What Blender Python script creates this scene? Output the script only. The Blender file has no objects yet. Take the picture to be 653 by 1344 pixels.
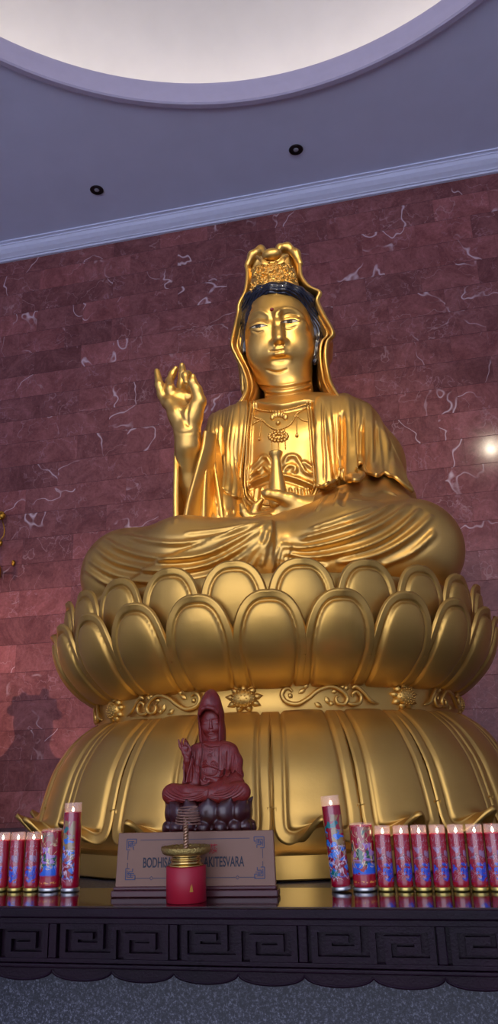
import bpy, bmesh, math, random
import numpy as np
from mathutils import Vector, Matrix, noise
from mathutils.bvhtree import BVHTree
PI = math.pi
random.seed(7)
COL = bpy.context.scene.collection

# ------------------------------------------------------------------ camera
# world origin = the camera's eye; X right along the back wall, Y towards it, Z up
FPX, CX, CY = 1010.0, 326.5, 672.0
def _cam_axes():
    v1 = np.array([-4520-CX, 1173-CY, FPX]); bp = -2350-CY
    ap = (FPX*FPX + v1[1]*bp)/(-v1[0])
    X = -v1/np.linalg.norm(v1); Z = np.array([ap, bp, FPX]); Z /= np.linalg.norm(Z)
    return np.array([X, np.cross(Z, X), Z])
RC = _cam_axes()
def ray(px, py): return RC @ np.array([px-CX, py-CY, FPX])
def onY(px, py, Y):
    d = ray(px, py); return Vector(d*(Y/d[1]))
def onZ(px, py, Z):
    d = ray(px, py); return Vector(d*(Z/d[2]))
cam = bpy.data.cameras.new('camera'); camo = bpy.data.objects.new('camera', cam); COL.objects.link(camo)
cam.sensor_fit = 'VERTICAL'; cam.sensor_height = 36.0; cam.lens = 36.0*FPX/1344.0
cam.clip_start = 0.05; cam.clip_end = 100
m = Matrix([(RC[i][0], -RC[i][1], -RC[i][2]) for i in range(3)])
camo.matrix_world = m.to_4x4()
bpy.context.scene.camera = camo
vs = bpy.context.scene.view_settings
vs.view_transform = 'Standard'; vs.look = 'None'; vs.gamma = 1; vs.use_curve_mapping = False; vs.exposure = 0.3
bpy.context.scene.display_settings.display_device = 'sRGB'

# ------------------------------------------------------------------ materials
def lin(c):
    return tuple(((x/255.0)/12.92 if x/255.0 <= 0.04045 else ((x/255.0+0.055)/1.055)**2.4) for x in c) + (1.0,)
class M:
    def __init__(s, name):
        s.m = bpy.data.materials.new(name); s.m.use_nodes = True
        s.nt = s.m.node_tree; s.n = s.nt.nodes; s.l = s.nt.links
        s.b = s.n['Principled BSDF']; s.out = s.n['Material Output']
    def set(s, **k):
        for a, v in k.items():
            s.b.inputs[a.replace('_', ' ')].default_value = v
        return s
    def node(s, t, **k):
        n = s.n.new(t)
        for a, v in k.items(): setattr(n, a, v)
        return n
    def coord(s, kind='Object', scale=(1, 1, 1), loc=(0, 0, 0), rot=(0, 0, 0)):
        t = s.node('ShaderNodeTexCoord'); mp = s.node('ShaderNodeMapping')
        mp.inputs['Scale'].default_value = scale; mp.inputs['Location'].default_value = loc; mp.inputs['Rotation'].default_value = rot
        s.l.new(t.outputs[kind], mp.inputs['Vector']); return mp.outputs['Vector']
    def noise(s, vec, scale, detail=4, rough=0.55, dist=0.0):
        n = s.node('ShaderNodeTexNoise'); s.l.new(vec, n.inputs['Vector'])
        n.inputs['Scale'].default_value = scale; n.inputs['Detail'].default_value = detail
        n.inputs['Roughness'].default_value = rough; n.inputs['Distortion'].default_value = dist
        return n.outputs['Fac']
    def ramp(s, fac, stops, interp='LINEAR'):
        r = s.node('ShaderNodeValToRGB'); r.color_ramp.interpolation = interp
        e = r.color_ramp.elements
        while len(e) < len(stops): e.new(0.5)
        for i, (p, c) in enumerate(stops):
            e[i].position = p; e[i].color = c if len(c) == 4 else tuple(c)+(1,)
        s.l.new(fac, r.inputs['Fac']); return r.outputs['Color']
    def mix(s, fac, a, b, mode='MIX'):
        x = s.node('ShaderNodeMix', data_type='RGBA', blend_type=mode)
        for sock, v in ((x.inputs[0], fac), (x.inputs[6], a), (x.inputs[7], b)):
            if hasattr(v, 'is_linked'): s.l.new(v, sock)
            else: sock.default_value = v
        return x.outputs[2]
    def math(s, op, a, b=0.0, c=0.0, clamp=False):
        x = s.node('ShaderNodeMath', operation=op); x.use_clamp = clamp
        for sock, v in zip(x.inputs, (a, b, c)):
            if hasattr(v, 'is_linked'): s.l.new(v, sock)
            else: sock.default_value = v
        return x.outputs[0]
    def link(s, out, inp): s.l.new(out, s.b.inputs[inp]); return s
    def bump(s, h, strength=0.3, dist=0.01):
        b = s.node('ShaderNodeBump'); b.inputs['Strength'].default_value = strength; b.inputs['Distance'].default_value = dist
        s.l.new(h, b.inputs['Height']); s.l.new(b.outputs['Normal'], s.b.inputs['Normal']); return s

def gold_mat(name, c1, c2, rough, metal=0.92):
    g = M(name); v = g.coord('Object')
    n1 = g.noise(v, 3.0, 5, 0.6); n2 = g.noise(v, 45.0, 3, 0.6)
    col = g.ramp(n1, [(0.3, c1), (0.7, c2)])
    g.link(col, 'Base Color'); g.set(Metallic=metal, Roughness=rough)
    r = g.math('MULTIPLY_ADD', n1, 0.16, rough-0.08); g.link(r, 'Roughness')
    g.bump(n2, 0.10, 0.004)
    return g.m
GOLD = gold_mat('gold_paint', (0.66, 0.385, 0.088), (0.74, 0.445, 0.12), 0.37, 0.92)
GOLD_LOTUS = gold_mat('gold_paint_lotus', (0.60, 0.345, 0.072), (0.67, 0.395, 0.095), 0.40, 0.88)
BRASS = gold_mat('polished_brass', (0.62, 0.42, 0.12), (0.70, 0.48, 0.16), 0.22, 1.0)
def simple(name, rgb, rough=0.5, metal=0.0, coat=0.0, bumpy=0.0, bscale=60.0, **k):
    g = M(name); g.set(Base_Color=lin(rgb), Roughness=rough, Metallic=metal, Coat_Weight=coat, **k)
    v = g.coord('Object'); n = g.noise(v, bscale, 3)
    c = g.mix(g.math('MULTIPLY', n, 0.5), lin(rgb), tuple(x*0.75 for x in lin(rgb)[:3])+(1,))
    g.link(c, 'Base Color')
    if bumpy: g.bump(n, bumpy, 0.004)
    return g.m

# ------------------------------------------------------------------ objects
def link(o, parent=None):
    COL.objects.link(o)
    if parent is not None: o.parent = parent
    return o
def tag(o, label=None, cat=None, group=None, kind=None):
    if label: o['label'] = label
    if cat: o['category'] = cat
    if group: o['group'] = group
    if kind: o['kind'] = kind
    return o
def empty(name, loc=(0, 0, 0)):
    o = bpy.data.objects.new(name, None); o.location = loc; o.empty_display_size = 0.1
    return link(o)
def mesh_obj(name, verts, faces, mat, parent=None, smooth=True, loc=None):
    """verts in world (or parent-local if loc given None & parent at origin) space"""
    me = bpy.data.meshes.new(name)
    verts = np.asarray(verts, dtype=np.float64)
    if parent is not None and loc is None:
        verts = verts - np.array(parent.location)
    me.from_pydata(verts.tolist(), [], [tuple(int(i) for i in f) for f in faces]); me.update()
    for mm in (mat if isinstance(mat, (list, tuple)) else [mat]): me.materials.append(mm)
    if smooth: me.polygons.foreach_set('use_smooth', [True]*len(me.polygons))
    o = bpy.data.objects.new(name, me); link(o, parent)
    if loc is not None: o.location = loc
    return o
class MB:
    """collects primitive shapes into one mesh"""
    def __init__(s): s.v = []; s.f = []
    def add(s, v, f):
        n = len(s.v); s.v += [tuple(x) for x in v]; s.f += [tuple(i+n for i in q) for q in f]; return s
    def box(s, lo, hi):
        (a, b, c), (d, e, g) = lo, hi
        v = [(a, b, c), (d, b, c), (d, e, c), (a, e, c), (a, b, g), (d, b, g), (d, e, g), (a, e, g)]
        return s.add(v, [(0, 3, 2, 1), (4, 5, 6, 7), (0, 1, 5, 4), (1, 2, 6, 5), (2, 3, 7, 6), (3, 0, 4, 7)])
    def lathe(s, c, prof, n=32, cap=True):
        v = []; f = []
        for (r, z) in prof:
            for i in range(n):
                a = 2*PI*i/n; v.append((c[0]+r*math.cos(a), c[1]+r*math.sin(a), c[2]+z))
        for j in range(len(prof)-1):
            for i in range(n):
                k = (i+1) % n; f.append((j*n+i, j*n+k, (j+1)*n+k, (j+1)*n+i))
        if cap:
            f.append(tuple(range(n-1, -1, -1))); f.append(tuple((len(prof)-1)*n+i for i in range(n)))
        return s.add(v, f)
    def tube(s, pts, r, n=8, closed=False, caps=True):
        P = [Vector(p) for p in pts]; m_ = len(P); v = []; f = []
        rr = r if isinstance(r, (list, tuple, np.ndarray)) else [r]*m_
        prev = None
        for i in range(m_):
            if closed: t = P[(i+1) % m_]-P[i-1]
            else: t = P[min(i+1, m_-1)]-P[max(i-1, 0)]
            if t.length < 1e-9: t = Vector((0, 0, 1))
            t.normalize()
            if prev is None:
                a = Vector((0, 0, 1)) if abs(t.z) < 0.9 else Vector((1, 0, 0))
                u = t.cross(a).normalized()
            else:
                u = (prev - t*prev.dot(t)).normalized()
            prev = u; w = t.cross(u)
            for k in range(n):
                a = 2*PI*k/n; v.append(P[i]+(u*math.cos(a)+w*math.sin(a))*rr[i])
        for i in range(m_ if closed else m_-1):
            j = (i+1) % m_
            for k in range(n):
                l = (k+1) % n; f.append((i*n+k, i*n+l, j*n+l, j*n+k))
        if not closed and caps:
            f.append(tuple(range(n-1, -1, -1))); f.append(tuple((m_-1)*n+k for k in range(n)))
        return s.add(v, f)
    def sphere(s, c, r, nu=12, nv=8):
        rx, ry, rz = r if isinstance(r, (tuple, list)) else (r, r, r)
        v = [(c[0], c[1], c[2]-rz)]; f = []
        for j in range(1, nv):
            t = -PI/2+PI*j/nv
            for i in range(nu):
                a = 2*PI*i/nu; v.append((c[0]+rx*math.cos(t)*math.cos(a), c[1]+ry*math.cos(t)*math.sin(a), c[2]+rz*math.sin(t)))
        v.append((c[0], c[1], c[2]+rz)); top = len(v)-1
        for i in range(nu):
            k = (i+1) % nu; f.append((0, 1+k, 1+i)); f.append((top, 1+(nv-2)*nu+i, 1+(nv-2)*nu+k))
            for j in range(nv-2): f.append((1+j*nu+i, 1+j*nu+k, 1+(j+1)*nu+k, 1+(j+1)*nu+i))
        return s.add(v, f)
    def obj(s, name, mat, parent=None, smooth=True, loc=None, bevel=0.0):
        o = mesh_obj(name, s.v, s.f, mat, parent, smooth, loc)
        if bevel:
            b = o.modifiers.new('bevel', 'BEVEL'); b.width = bevel; b.segments = 2; b.limit_method = 'ANGLE'
        return o
def autosmooth(o, deg=40):
    me = o.data; me.update()
    bm = bmesh.new(); bm.from_mesh(me)
    for e in bm.edges:
        if len(e.link_faces) == 2 and e.calc_face_angle(0) > math.radians(deg): e.smooth = False
    bm.to_mesh(me); bm.free(); return o
def catmull(pts, n=6, closed=False):
    P = [np.array(p, float) for p in pts]; out = []; m_ = len(P)
    rng = range(m_) if closed else range(m_-1)
    for i in rng:
        if closed: a, b, c, d = P[i-1], P[i], P[(i+1) % m_], P[(i+2) % m_]
        else: a, b, c, d = P[max(i-1, 0)], P[i], P[i+1], P[min(i+2, m_-1)]
        for k in range(n):
            t = k/n
            out.append(0.5*((2*b)+(-a+c)*t+(2*a-5*b+4*c-d)*t*t+(-a+3*b-3*c+d)*t**3))
    if not closed: out.append(P[-1])
    return out
def copy_tree(o, parent=None):
    c = o.copy(); COL.objects.link(c); c.parent = parent
    for ch in [x for x in bpy.data.objects if x.parent == o]: copy_tree(ch, c)
    return c
# ------------------------------------------------------------------ the room
WALLY = 6.2; CEIL = 5.30; FLOOR = -1.5; XL = -6.2; XR = 4.8; YF = -7.0
ROWH = 0.2441; ROW0 = 1.597
def marble_mat(name='red_marble_tiles'):
    g = M(name); v = g.coord('Object')
    br = g.node('ShaderNodeTexBrick'); br.offset = 0.37; br.offset_frequency = 2; br.squash = 1.0
    br.inputs['Scale'].default_value = 1.0; br.inputs['Brick Width'].default_value = 0.50; br.inputs['Row Height'].default_value = ROWH
    br.inputs['Mortar Size'].default_value = 0.0009; br.inputs['Mortar Smooth'].default_value = 0.1; br.inputs['Bias'].default_value = 0.0
    br.inputs['Color1'].default_value = (0, 0, 0, 1); br.inputs['Color2'].default_value = (1, 1, 1, 1); br.inputs['Mortar'].default_value = (0.5, 0.5, 0.5, 1)
    # object X/Z -> brick U/V
    sep = g.node('ShaderNodeSeparateXYZ'); g.l.new(v, sep.inputs[0])
    cmb = g.node('ShaderNodeCombineXYZ'); g.l.new(sep.outputs['X'], cmb.inputs['X'])
    zz = g.math('ADD', sep.outputs['Z'], -ROW0+ROWH*40); g.l.new(zz, cmb.inputs['Y'])
    g.l.new(cmb.outputs[0], br.inputs['Vector'])
    # every tile cut from another piece of the slab: offset the noise by the tile's random value
    sc = g.node('ShaderNodeSeparateColor'); g.l.new(br.outputs['Color'], sc.inputs[0])
    rnd = sc.outputs[0]
    off = g.node('ShaderNodeCombineXYZ'); g.l.new(g.math('MULTIPLY', rnd, 37.0), off.inputs['Y']); g.l.new(g.math('MULTIPLY', rnd, 11.0), off.inputs['X'])
    ad = g.node('ShaderNodeVectorMath', operation='ADD'); g.l.new(v, ad.inputs[0]); g.l.new(off.outputs[0], ad.inputs[1]); tv = ad.outputs[0]
    base = g.ramp(g.noise(tv, 3.2, 10, 0.78, 0.9), [(0.25, lin((90, 50, 50))), (0.45, lin((120, 74, 73))), (0.6, lin((140, 90, 89))), (0.78, lin((164, 116, 114)))])
    tile = g.ramp(rnd, [(0.0, (0.74, 0.74, 0.75)), (0.35, (0.90, 0.90, 0.91)), (0.7, (1.0, 0.98, 0.98)), (1.0, (1.16, 1.08, 1.08))])
    base = g.mix(1.0, base, tile, 'MULTIPLY')
    grain = g.ramp(g.noise(tv, 38.0, 6, 0.8), [(0.3, (0.66, 0.63, 0.63)), (0.7, (1.25, 1.2, 1.2))])
    base = g.mix(0.75, base, grain, 'MULTIPLY')
    # veins: thin lines where a warped noise crosses its middle value
    def vein(scale, width, dist, lo, hi, seed):
        mp = g.node('ShaderNodeMapping'); mp.inputs['Location'].default_value = (seed, seed*0.7, seed*1.3); mp.inputs['Rotation'].default_value = (0, 0.5, 0)
        g.l.new(tv, mp.inputs['Vector'])
        n = g.noise(mp.outputs[0], scale, 4, 0.5, dist)
        d = g.math('ABSOLUTE', g.math('SUBTRACT', n, 0.5))
        line = g.math('SUBTRACT', 1.0, g.math('DIVIDE', d, width), clamp=True)
        msk = g.node('ShaderNodeMapRange'); g.l.new(g.noise(mp.outputs[0], 2.6, 2), msk.inputs[0])
        msk.inputs[1].default_value = lo; msk.inputs[2].default_value = hi
        return g.math('MULTIPLY', line, msk.outputs[0], clamp=True)
    v1 = vein(0.8, 0.0042, 0.25, 0.42, 0.56, 3.0); v2 = vein(2.2, 0.0065, 0.3, 0.47, 0.60, 9.0); v3 = vein(8.0, 0.022, 0.5, 0.47, 0.60, 15.0)
    base = g.mix(g.math('MULTIPLY', v3, 0.40), base, lin((170, 130, 136)))
    base = g.mix(g.math('MULTIPLY', v1, 0.85), base, lin((205, 180, 184)))
    base = g.mix(g.math('MULTIPLY', v2, 0.5), base, lin((176, 140, 140)))
    fz = g.math('FRACT', g.math('DIVIDE', zz, ROWH)); dz = g.math('MINIMUM', fz, g.math('SUBTRACT', 1.0, fz))
    hl = g.math('SUBTRACT', 1.0, g.math('DIVIDE', dz, 0.0085), clamp=True)
    joint = g.math('MAXIMUM', hl, g.math('MULTIPLY', br.outputs['Fac'], 0.35))
    base = g.mix(joint, base, lin((34, 18, 24)))
    g.link(base, 'Base Color')
    ro = g.math('MULTIPLY_ADD', g.noise(tv, 9.0, 4), 0.08, 0.07)
    g.link(ro, 'Roughness'); g.set(Specular_IOR_Level=0.11)
    g.bump(g.math('MULTIPLY', joint, -1.0), 0.5, 0.004)
    return g.m
MARBLE = marble_mat()
PLASTER = simple('ceiling_paint', (216, 222, 244), 0.85, bscale=3.0)
WHITEPAINT = simple('moulding_paint', (220, 224, 244), 0.6, bscale=20.0)
DOMEPAINT = simple('dome_paint', (240, 236, 228), 0.9, bscale=3.0)
GRANITE = M('dark_granite')
_v = GRANITE.coord('Object')
_c = GRANITE.ramp(GRANITE.noise(_v, 130.0, 3, 0.8), [(0.40, lin((34, 34, 42))), (0.54, lin((62, 63, 74))), (0.68, lin((130, 132, 146)))])
GRANITE.link(_c, 'Base Color'); GRANITE.set(Roughness=0.35)
FLOORM = simple('polished_floor_stone', (70, 64, 62), 0.25, bscale=5.0)

def plane(name, lo, hi, mat, thick=0.1):
    b = MB().box(lo, hi).obj(name, mat, smooth=False); b['kind'] = 'structure'; return b
plane('wall_back', (XL, WALLY, FLOOR), (XR, WALLY+0.2, CEIL+0.02), MARBLE)
plane('wall_left', (XL-0.2, YF, FLOOR), (XL, WALLY+0.2, CEIL+0.02), PLASTER)
plane('wall_right', (XR, YF, FLOOR), (XR+0.2, WALLY+0.2, CEIL+0.02), PLASTER)
plane('floor', (XL, YF, FLOOR-0.15), (XR, WALLY, FLOOR), FLOORM)
# ceiling with the round recess
DC = (-0.692, 2.087); DR = 2.856          # scaled for the ceiling height below
def ceiling():
    n = 128; v = []; f = []
    # ring from circle out to rectangle border, both sides
    x0, x1, y0, y1 = XL, XR, YF, WALLY
    for z in (CEIL, CEIL+0.10):
        for i in range(n):
            a = 2*PI*i/n; c, s = math.cos(a), math.sin(a)
            v.append((DC[0]+DR*c, DC[1]+DR*s, z))
        for i in range(n):
            a = 2*PI*i/n; c, s = math.cos(a), math.sin(a)
            t = min(((x1-DC[0])/c if c > 0 else (x0-DC[0])/c) if abs(c) > 1e-6 else 1e9, ((y1-DC[1])/s if s > 0 else (y0-DC[1])/s) if abs(s) > 1e-6 else 1e9)
            v.append((DC[0]+t*c, DC[1]+t*s, z))
        # corners added as extra fans
    for q, (cx_, cy_) in enumerate(((x1, y1), (x0, y1), (x0, y0), (x1, y0))):
        for z in (CEIL, CEIL+0.10): v.append((cx_, cy_, z))
    for i in range(n):
        k = (i+1) % n
        f.append((i, k, n+k, n+i)); f.append((2*n+i, 3*n+i, 3*n+k, 2*n+k))
        # corner triangles
        for q, (cx_, cy_) in enumerate(((x1, y1), (x0, y1), (x0, y0), (x1, y0))):
            A = v[n+i]; B = v[n+k]
            if abs(A[0]-B[0]) > 1e-4 and abs(A[1]-B[1]) > 1e-4:
                if (abs(A[0]-cx_) < 1e-4 or abs(B[0]-cx_) < 1e-4) and (abs(A[1]-cy_) < 1e-4 or abs(B[1]-cy_) < 1e-4):
                    f.append((n+i, n+k, 4*n+2*q)); f.append((3*n+i, 4*n+2*q+1, 3*n+k))
    o = mesh_obj('ceiling', v, f, PLASTER, smooth=False); o['kind'] = 'structure'
ceiling()
# the white lip round the recess: a ring whose inner face drops a little below the ceiling
LIPH = 0.165
rb = MB(); n = 160; R1 = DR+0.02; R0 = DR-0.045
prof = [(R1, -0.012), (R1-0.01, -0.03), (R0+0.012, -0.03), (R0, -0.018), (R0, LIPH-0.06), (R0-0.02, LIPH-0.03), (R0-0.02, LIPH), (R1+0.5, LIPH), (R1+0.5, LIPH-0.04), (R1, LIPH-0.04)]
v = []; f = []
for (r, z) in prof:
    for i in range(n):
        a = 2*PI*i/n; v.append((DC[0]+r*math.cos(a), DC[1]+r*math.sin(a), CEIL+z))
for j in range(len(prof)):
    j2 = (j+1) % len(prof)
    for i in range(n):
        k = (i+1) % n; f.append((j*n+i, j*n+k, j2*n+k, j2*n+i))
o = mesh_obj('trim_1', v, f, simple('recess_lip_paint', (186, 178, 200), 0.7, bscale=10.0)); o['kind'] = 'structure'; autosmooth(o, 35)
# shallow dome over the recess, lit from a hidden cove
v = []; f = []; nr = 24; n = 96; RD = DR+0.62
for j in range(nr+1):
    t = j/nr*PI/2
    for i in range(n):
        a = 2*PI*i/n; r = RD*math.cos(t)+0.001; v.append((DC[0]+r*math.cos(a), DC[1]+r*math.sin(a), CEIL+LIPH+0.12+1.1*math.sin(t)))
for j in range(nr):
    for i in range(n):
        k = (i+1) % n; f.append((j*n+i, (j+1)*n+i, (j+1)*n+k, j*n+k))
for i in range(n): v.append((DC[0]+RD*math.cos(2*PI*i/n), DC[1]+RD*math.sin(2*PI*i/n), CEIL+LIPH-0.05))
b0 = (nr+1)*n
for i in range(n):
    k = (i+1) % n; f.append((b0+i, i, k, b0+k))
o = mesh_obj('dome', v, f, DOMEPAINT); o['kind'] = 'structure'
COVE = M('cove_lamp'); COVE.set(Base_Color=(1, 1, 1, 1), Emission_Color=(1.0, 0.90, 0.76, 1), Emission_Strength=4.2)
ring = [(DC[0]+(DR+0.33)*math.cos(2*PI*i/96), DC[1]+(DR+0.33)*math.sin(2*PI*i/96), CEIL+LIPH+0.05) for i in range(96)]
o = MB().tube(ring, 0.03, 8, closed=True).obj('cove_lamp', COVE.m)
tag(o, 'warm ring lamp hidden behind the lip of the round ceiling recess', 'lamp')
# crown moulding along the back wall (and side walls, out of view)
def moulding(name, path_fn):
    prof = [(0.0, -0.118), (0.018, -0.118), (0.026, -0.104), (0.034, -0.104), (0.040, -0.096), (0.066, -0.078), (0.090, -0.054), (0.104, -0.030), (0.112, -0.026), (0.112, -0.018), (0.122, -0.014), (0.132, -0.014), (0.132, 0.0), (0.0, 0.0)]
    a, b = path_fn; v = []; f = []
    return prof
prof = [(0.0, -0.117), (0.018, -0.117), (0.026, -0.104), (0.034, -0.104), (0.040, -0.096), (0.066, -0.078), (0.090, -0.054), (0.104, -0.030), (0.112, -0.026), (0.112, -0.018), (0.122, -0.014), (0.132, -0.014), (0.132, 0.0), (0.0, 0.0)]
def extr(name, p0, p1, dirn):
    v = [(p0[0]+dirn[0]*d*1.5, p0[1]+dirn[1]*d*1.5, CEIL+z) for d, z in prof]+[(p1[0]+dirn[0]*d*1.5, p1[1]+dirn[1]*d*1.5, CEIL+z) for d, z in prof]
    k = len(prof); f = [(i, (i+1) % k, k+(i+1) % k, k+i) for i in range(k)]
    o = mesh_obj(name, v, f, WHITEPAINT, smooth=False); o['kind'] = 'structure'
extr('trim_2', (XL, WALLY), (XR, WALLY), (0, -1))
extr('trim_3', (XL, YF), (XL, WALLY), (1, 0))
extr('trim_4', (XR, WALLY), (XR, YF), (-1, 0))
# recessed downlights in the ceiling
DARKTRIM = simple('downlight_bronze', (60, 55, 58), 0.35, 0.8)
DARKIN = simple('downlight_inside', (14, 13, 15), 0.5)
LENS = simple('unlit_bulb_glass', (150, 150, 155), 0.08, 0.0, 1.0)
def downlight(px, py, label):
    p = onZ(px, py, CEIL); r = empty('ceiling_downlight', (p.x, p.y, CEIL))
    tag(r, label, 'light fitting', 'unlit downlights in the ceiling')
    MB().lathe((0, 0, 0), [(0.047, -0.001), (0.062, -0.001), (0.065, -0.006), (0.058, -0.012), (0.048, -0.010)], 40, cap=False).obj('trim_ring', DARKTRIM, r, loc=(0, 0, 0))
    MB().lathe((0, 0, 0), [(0.047, -0.003), (0.036, -0.004), (0.030, -0.0035), (0.001, -0.003)], 40, cap=False).obj('reflector', DARKIN, r, loc=(0, 0, 0))
    MB().sphere((0, 0, -0.006), (0.024, 0.024, 0.008), 16, 8).obj('bulb', LENS, r, loc=(0, 0, 0))
downlight(127, 249, 'small dark round downlight in the ceiling, the left one, farther from the recess')
downlight(388, 196, 'small dark round downlight in the ceiling, the right one, nearer the round recess')
# ------------------------------------------------------------------ lotus pedestal
X0, Y0 = -0.809, 4.223
TT = -0.395                                   # height of the altar table top
LP = empty('lotus_pedestal', (X0, Y0, TT))
tag(LP, 'huge golden double lotus pedestal with upturned and downturned petals under the seated statue', 'pedestal')
def lerp_prof(pts):
    P = np.array(pts, float); d = np.r_[0, np.cumsum(np.hypot(*(P[1:]-P[:-1]).T))]; d /= d[-1]
    c = np.array(catmull(P, 8)); dc = np.r_[0, np.cumsum(np.hypot(*(c[1:]-c[:-1]).T))]
    L = dc[-1]; dc /= L
    return (lambda v: (np.interp(v, dc, c[:, 0]), np.interp(v, dc, c[:, 1]))), L
def polydist(p, poly):
    A = poly[:-1][None]; B = poly[1:][None]; P = p[:, None, :]
    ab = B-A; t = np.clip(((P-A)*ab).sum(2)/np.maximum((ab*ab).sum(2), 1e-12), 0, 1)
    return np.sqrt((((A+ab*t[..., None])-P)**2).sum(2)).min(1)
def petal_mesh(name, prof, W, v0, rimw, inner_h, tip_curl, nu=49, nv=60, pw=2.2, notch=0.0, taper=0.0, flare=None, rim_h=0.012):
    """petal laid on a surface of revolution round the pedestal's axis; W = half width (m) at full width"""
    fn, L = lerp_prof(prof)
    vv = 1-(1-np.linspace(0, 1, nv))**1.35; uu = np.sin(np.linspace(-1, 1, nu)*PI/2)
    def w(v):
        s = np.clip((v-v0)/(1-v0), 0, 1); b = (1-s**pw)**(1/pw)
        return W*b*(1-taper*(1-np.clip(v/v0, 0, 1)))
    vo = np.linspace(0, 1, 160); out = np.c_[np.r_[-w(vo), w(vo)[::-1]], np.r_[vo, vo[::-1]]*L]
    out = np.r_[[[-w(0), -1.0]], out, [[w(0), -1.0]]]
    U, V0 = np.meshgrid(uu, vv)
    V = V0*(v0+(1-v0)*(1-np.abs(U)**pw)**(1/pw))                  # every column runs up to the petal's rounded edge
    a = U*W*(1-taper*(1-np.clip(V/v0, 0, 1))); b = V*L
    d = polydist(np.c_[a.ravel(), b.ravel()], out).reshape(a.shape)
    h = rim_h*np.clip(d/0.007, 0, 1)                              # crisp flat rim
    h -= 0.013*np.exp(-((d-rimw)/0.0055)**2)                      # incised line inside the rim
    e = np.clip((d-rimw)/(W*0.55), 0, 1)
    h += inner_h*np.sqrt(np.clip(1-(1-e)**2, 0, 1))*(0.35+0.65*np.clip(V/0.45, 0, 1))
    r, z = fn(V.ravel()); r = r.reshape(V.shape); z = z.reshape(V.shape)
    r2, z2 = fn(np.clip(V.ravel()+0.01, 0, 1)); r1, z1 = fn(np.clip(V.ravel()-0.01, 0, 1))
    tr = (r2-r1).reshape(V.shape); tz = (z2-z1).reshape(V.shape); q = np.hypot(tr, tz)+1e-9
    sgn = 1.0 if prof[-1][1] > prof[0][1] else -1.0
    nr, nz = sgn*tz/q, -sgn*tr/q                                   # outward normal
    # curl of the tip
    tc = np.clip((V-0.80)/0.20, 0, 1)**2*np.clip(1-np.abs(a)/(W*0.85), 0, 1)
    r = r+nr*h+tip_curl*tc; z = z+nz*h
    if notch: z = z - notch*np.exp(-(a/0.012)**2)*np.clip((V-0.90)/0.10, 0, 1)
    if flare is not None:
        fr, fz = flare(V, a/W); r = r+fr; z = z+fz
    ang = a/np.maximum(fn(V.ravel())[0].reshape(V.shape), 0.3)
    # full-width petals follow constant angle so seams stay closed near the foot
    pts = np.c_[(r*np.sin(ang)).ravel(), (-r*np.cos(ang)).ravel(), z.ravel()]
    F = []
    for j in range(nv-1):
        for i in range(nu-1):
            k = j*nu+i; F.append((k, k+1, k+nu+1, k+nu) if sgn > 0 else (k, k+nu, k+nu+1, k+1))
    me = bpy.data.meshes.new(name); me.from_pydata((pts-np.array([0, 0, TT])).tolist(), [], F); me.update()
    me.polygons.foreach_set('use_smooth', [True]*len(me.polygons)); me.materials.append(GOLD_LOTUS)
    return me
def place_petals(me, n, off, thick=0.02):
    for k in range(n):
        o = bpy.data.objects.new('petal', me); link(o, LP)
        o.rotation_euler = (0, 0, math.radians(off+k*360.0/n))
        s = o.modifiers.new('thickness', 'SOLIDIFY'); s.thickness = thick; s.offset = -1
P_OUT = petal_mesh('outer_petal', [(0.925, 0.335), (0.985, 0.355), (1.055, 0.410), (1.125, 0.50), (1.165, 0.600), (1.178, 0.702)], 0.157, 0.47, 0.044, 0.017, 0.022, notch=0.004, taper=0.18, pw=2.5)
P_IN = petal_mesh('inner_petal', [(0.98, 0.42), (1.06, 0.53), (1.105, 0.65), (1.12, 0.75), (1.118, 0.848)], 0.152, 0.50, 0.042, 0.014, 0.020, notch=0.004, pw=2.5)
place_petals(P_OUT, 24, 10.0-360/24*0)
place_petals(P_IN, 24, 2.5)
def flare(V, u):
    t = np.clip((V-0.80)/0.20, 0, 1)**2; g = np.exp(-(u/0.40)**2)
    return t*(0.010+0.095*g), t*(0.0+0.120*g)
P_LOW = petal_mesh('downturned_petal', [(0.93, 0.222), (0.975, 0.212), (1.065, 0.135), (1.14, 0.018), (1.18, -0.10), (1.203, -0.20), (1.215, -0.285)], 0.1700, 0.80, 0.050, 0.013, 0.0, pw=3.6, taper=0.17, flare=flare, rim_h=0.006)
place_petals(P_LOW, 22, 17.4)
# core bodies
def lathe_part(name, prof, mat, n=96, sm=True):
    o = MB().lathe((X0, Y0, 0), prof, n).obj(name, mat, LP)
    return autosmooth(o, 35)
lathe_part('seed_head', [(0.90, 0.30), (1.0, 0.42), (1.05, 0.60), (1.075, 0.76), (1.06, 0.80), (1.0, 0.815), (0.4, 0.82)], GOLD_LOTUS)
lathe_part('waist_band', [(0.955, 0.17), (0.955, 0.20), (0.953, 0.22), (0.950, 0.225), (0.948, 0.325), (0.96, 0.345), (0.92, 0.37)], GOLD_LOTUS)
lathe_part('lower_core', [(1.15, -0.30), (1.17, -0.22), (1.165, -0.1), (1.12, 0.02), (1.03, 0.12), (0.94, 0.205)], GOLD_LOTUS)
lathe_part('plinth', [(1.215, TT+0.004), (1.222, TT+0.01), (1.222, -0.306), (1.205, -0.298), (1.0, -0.285)], GOLD_LOTUS)
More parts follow.
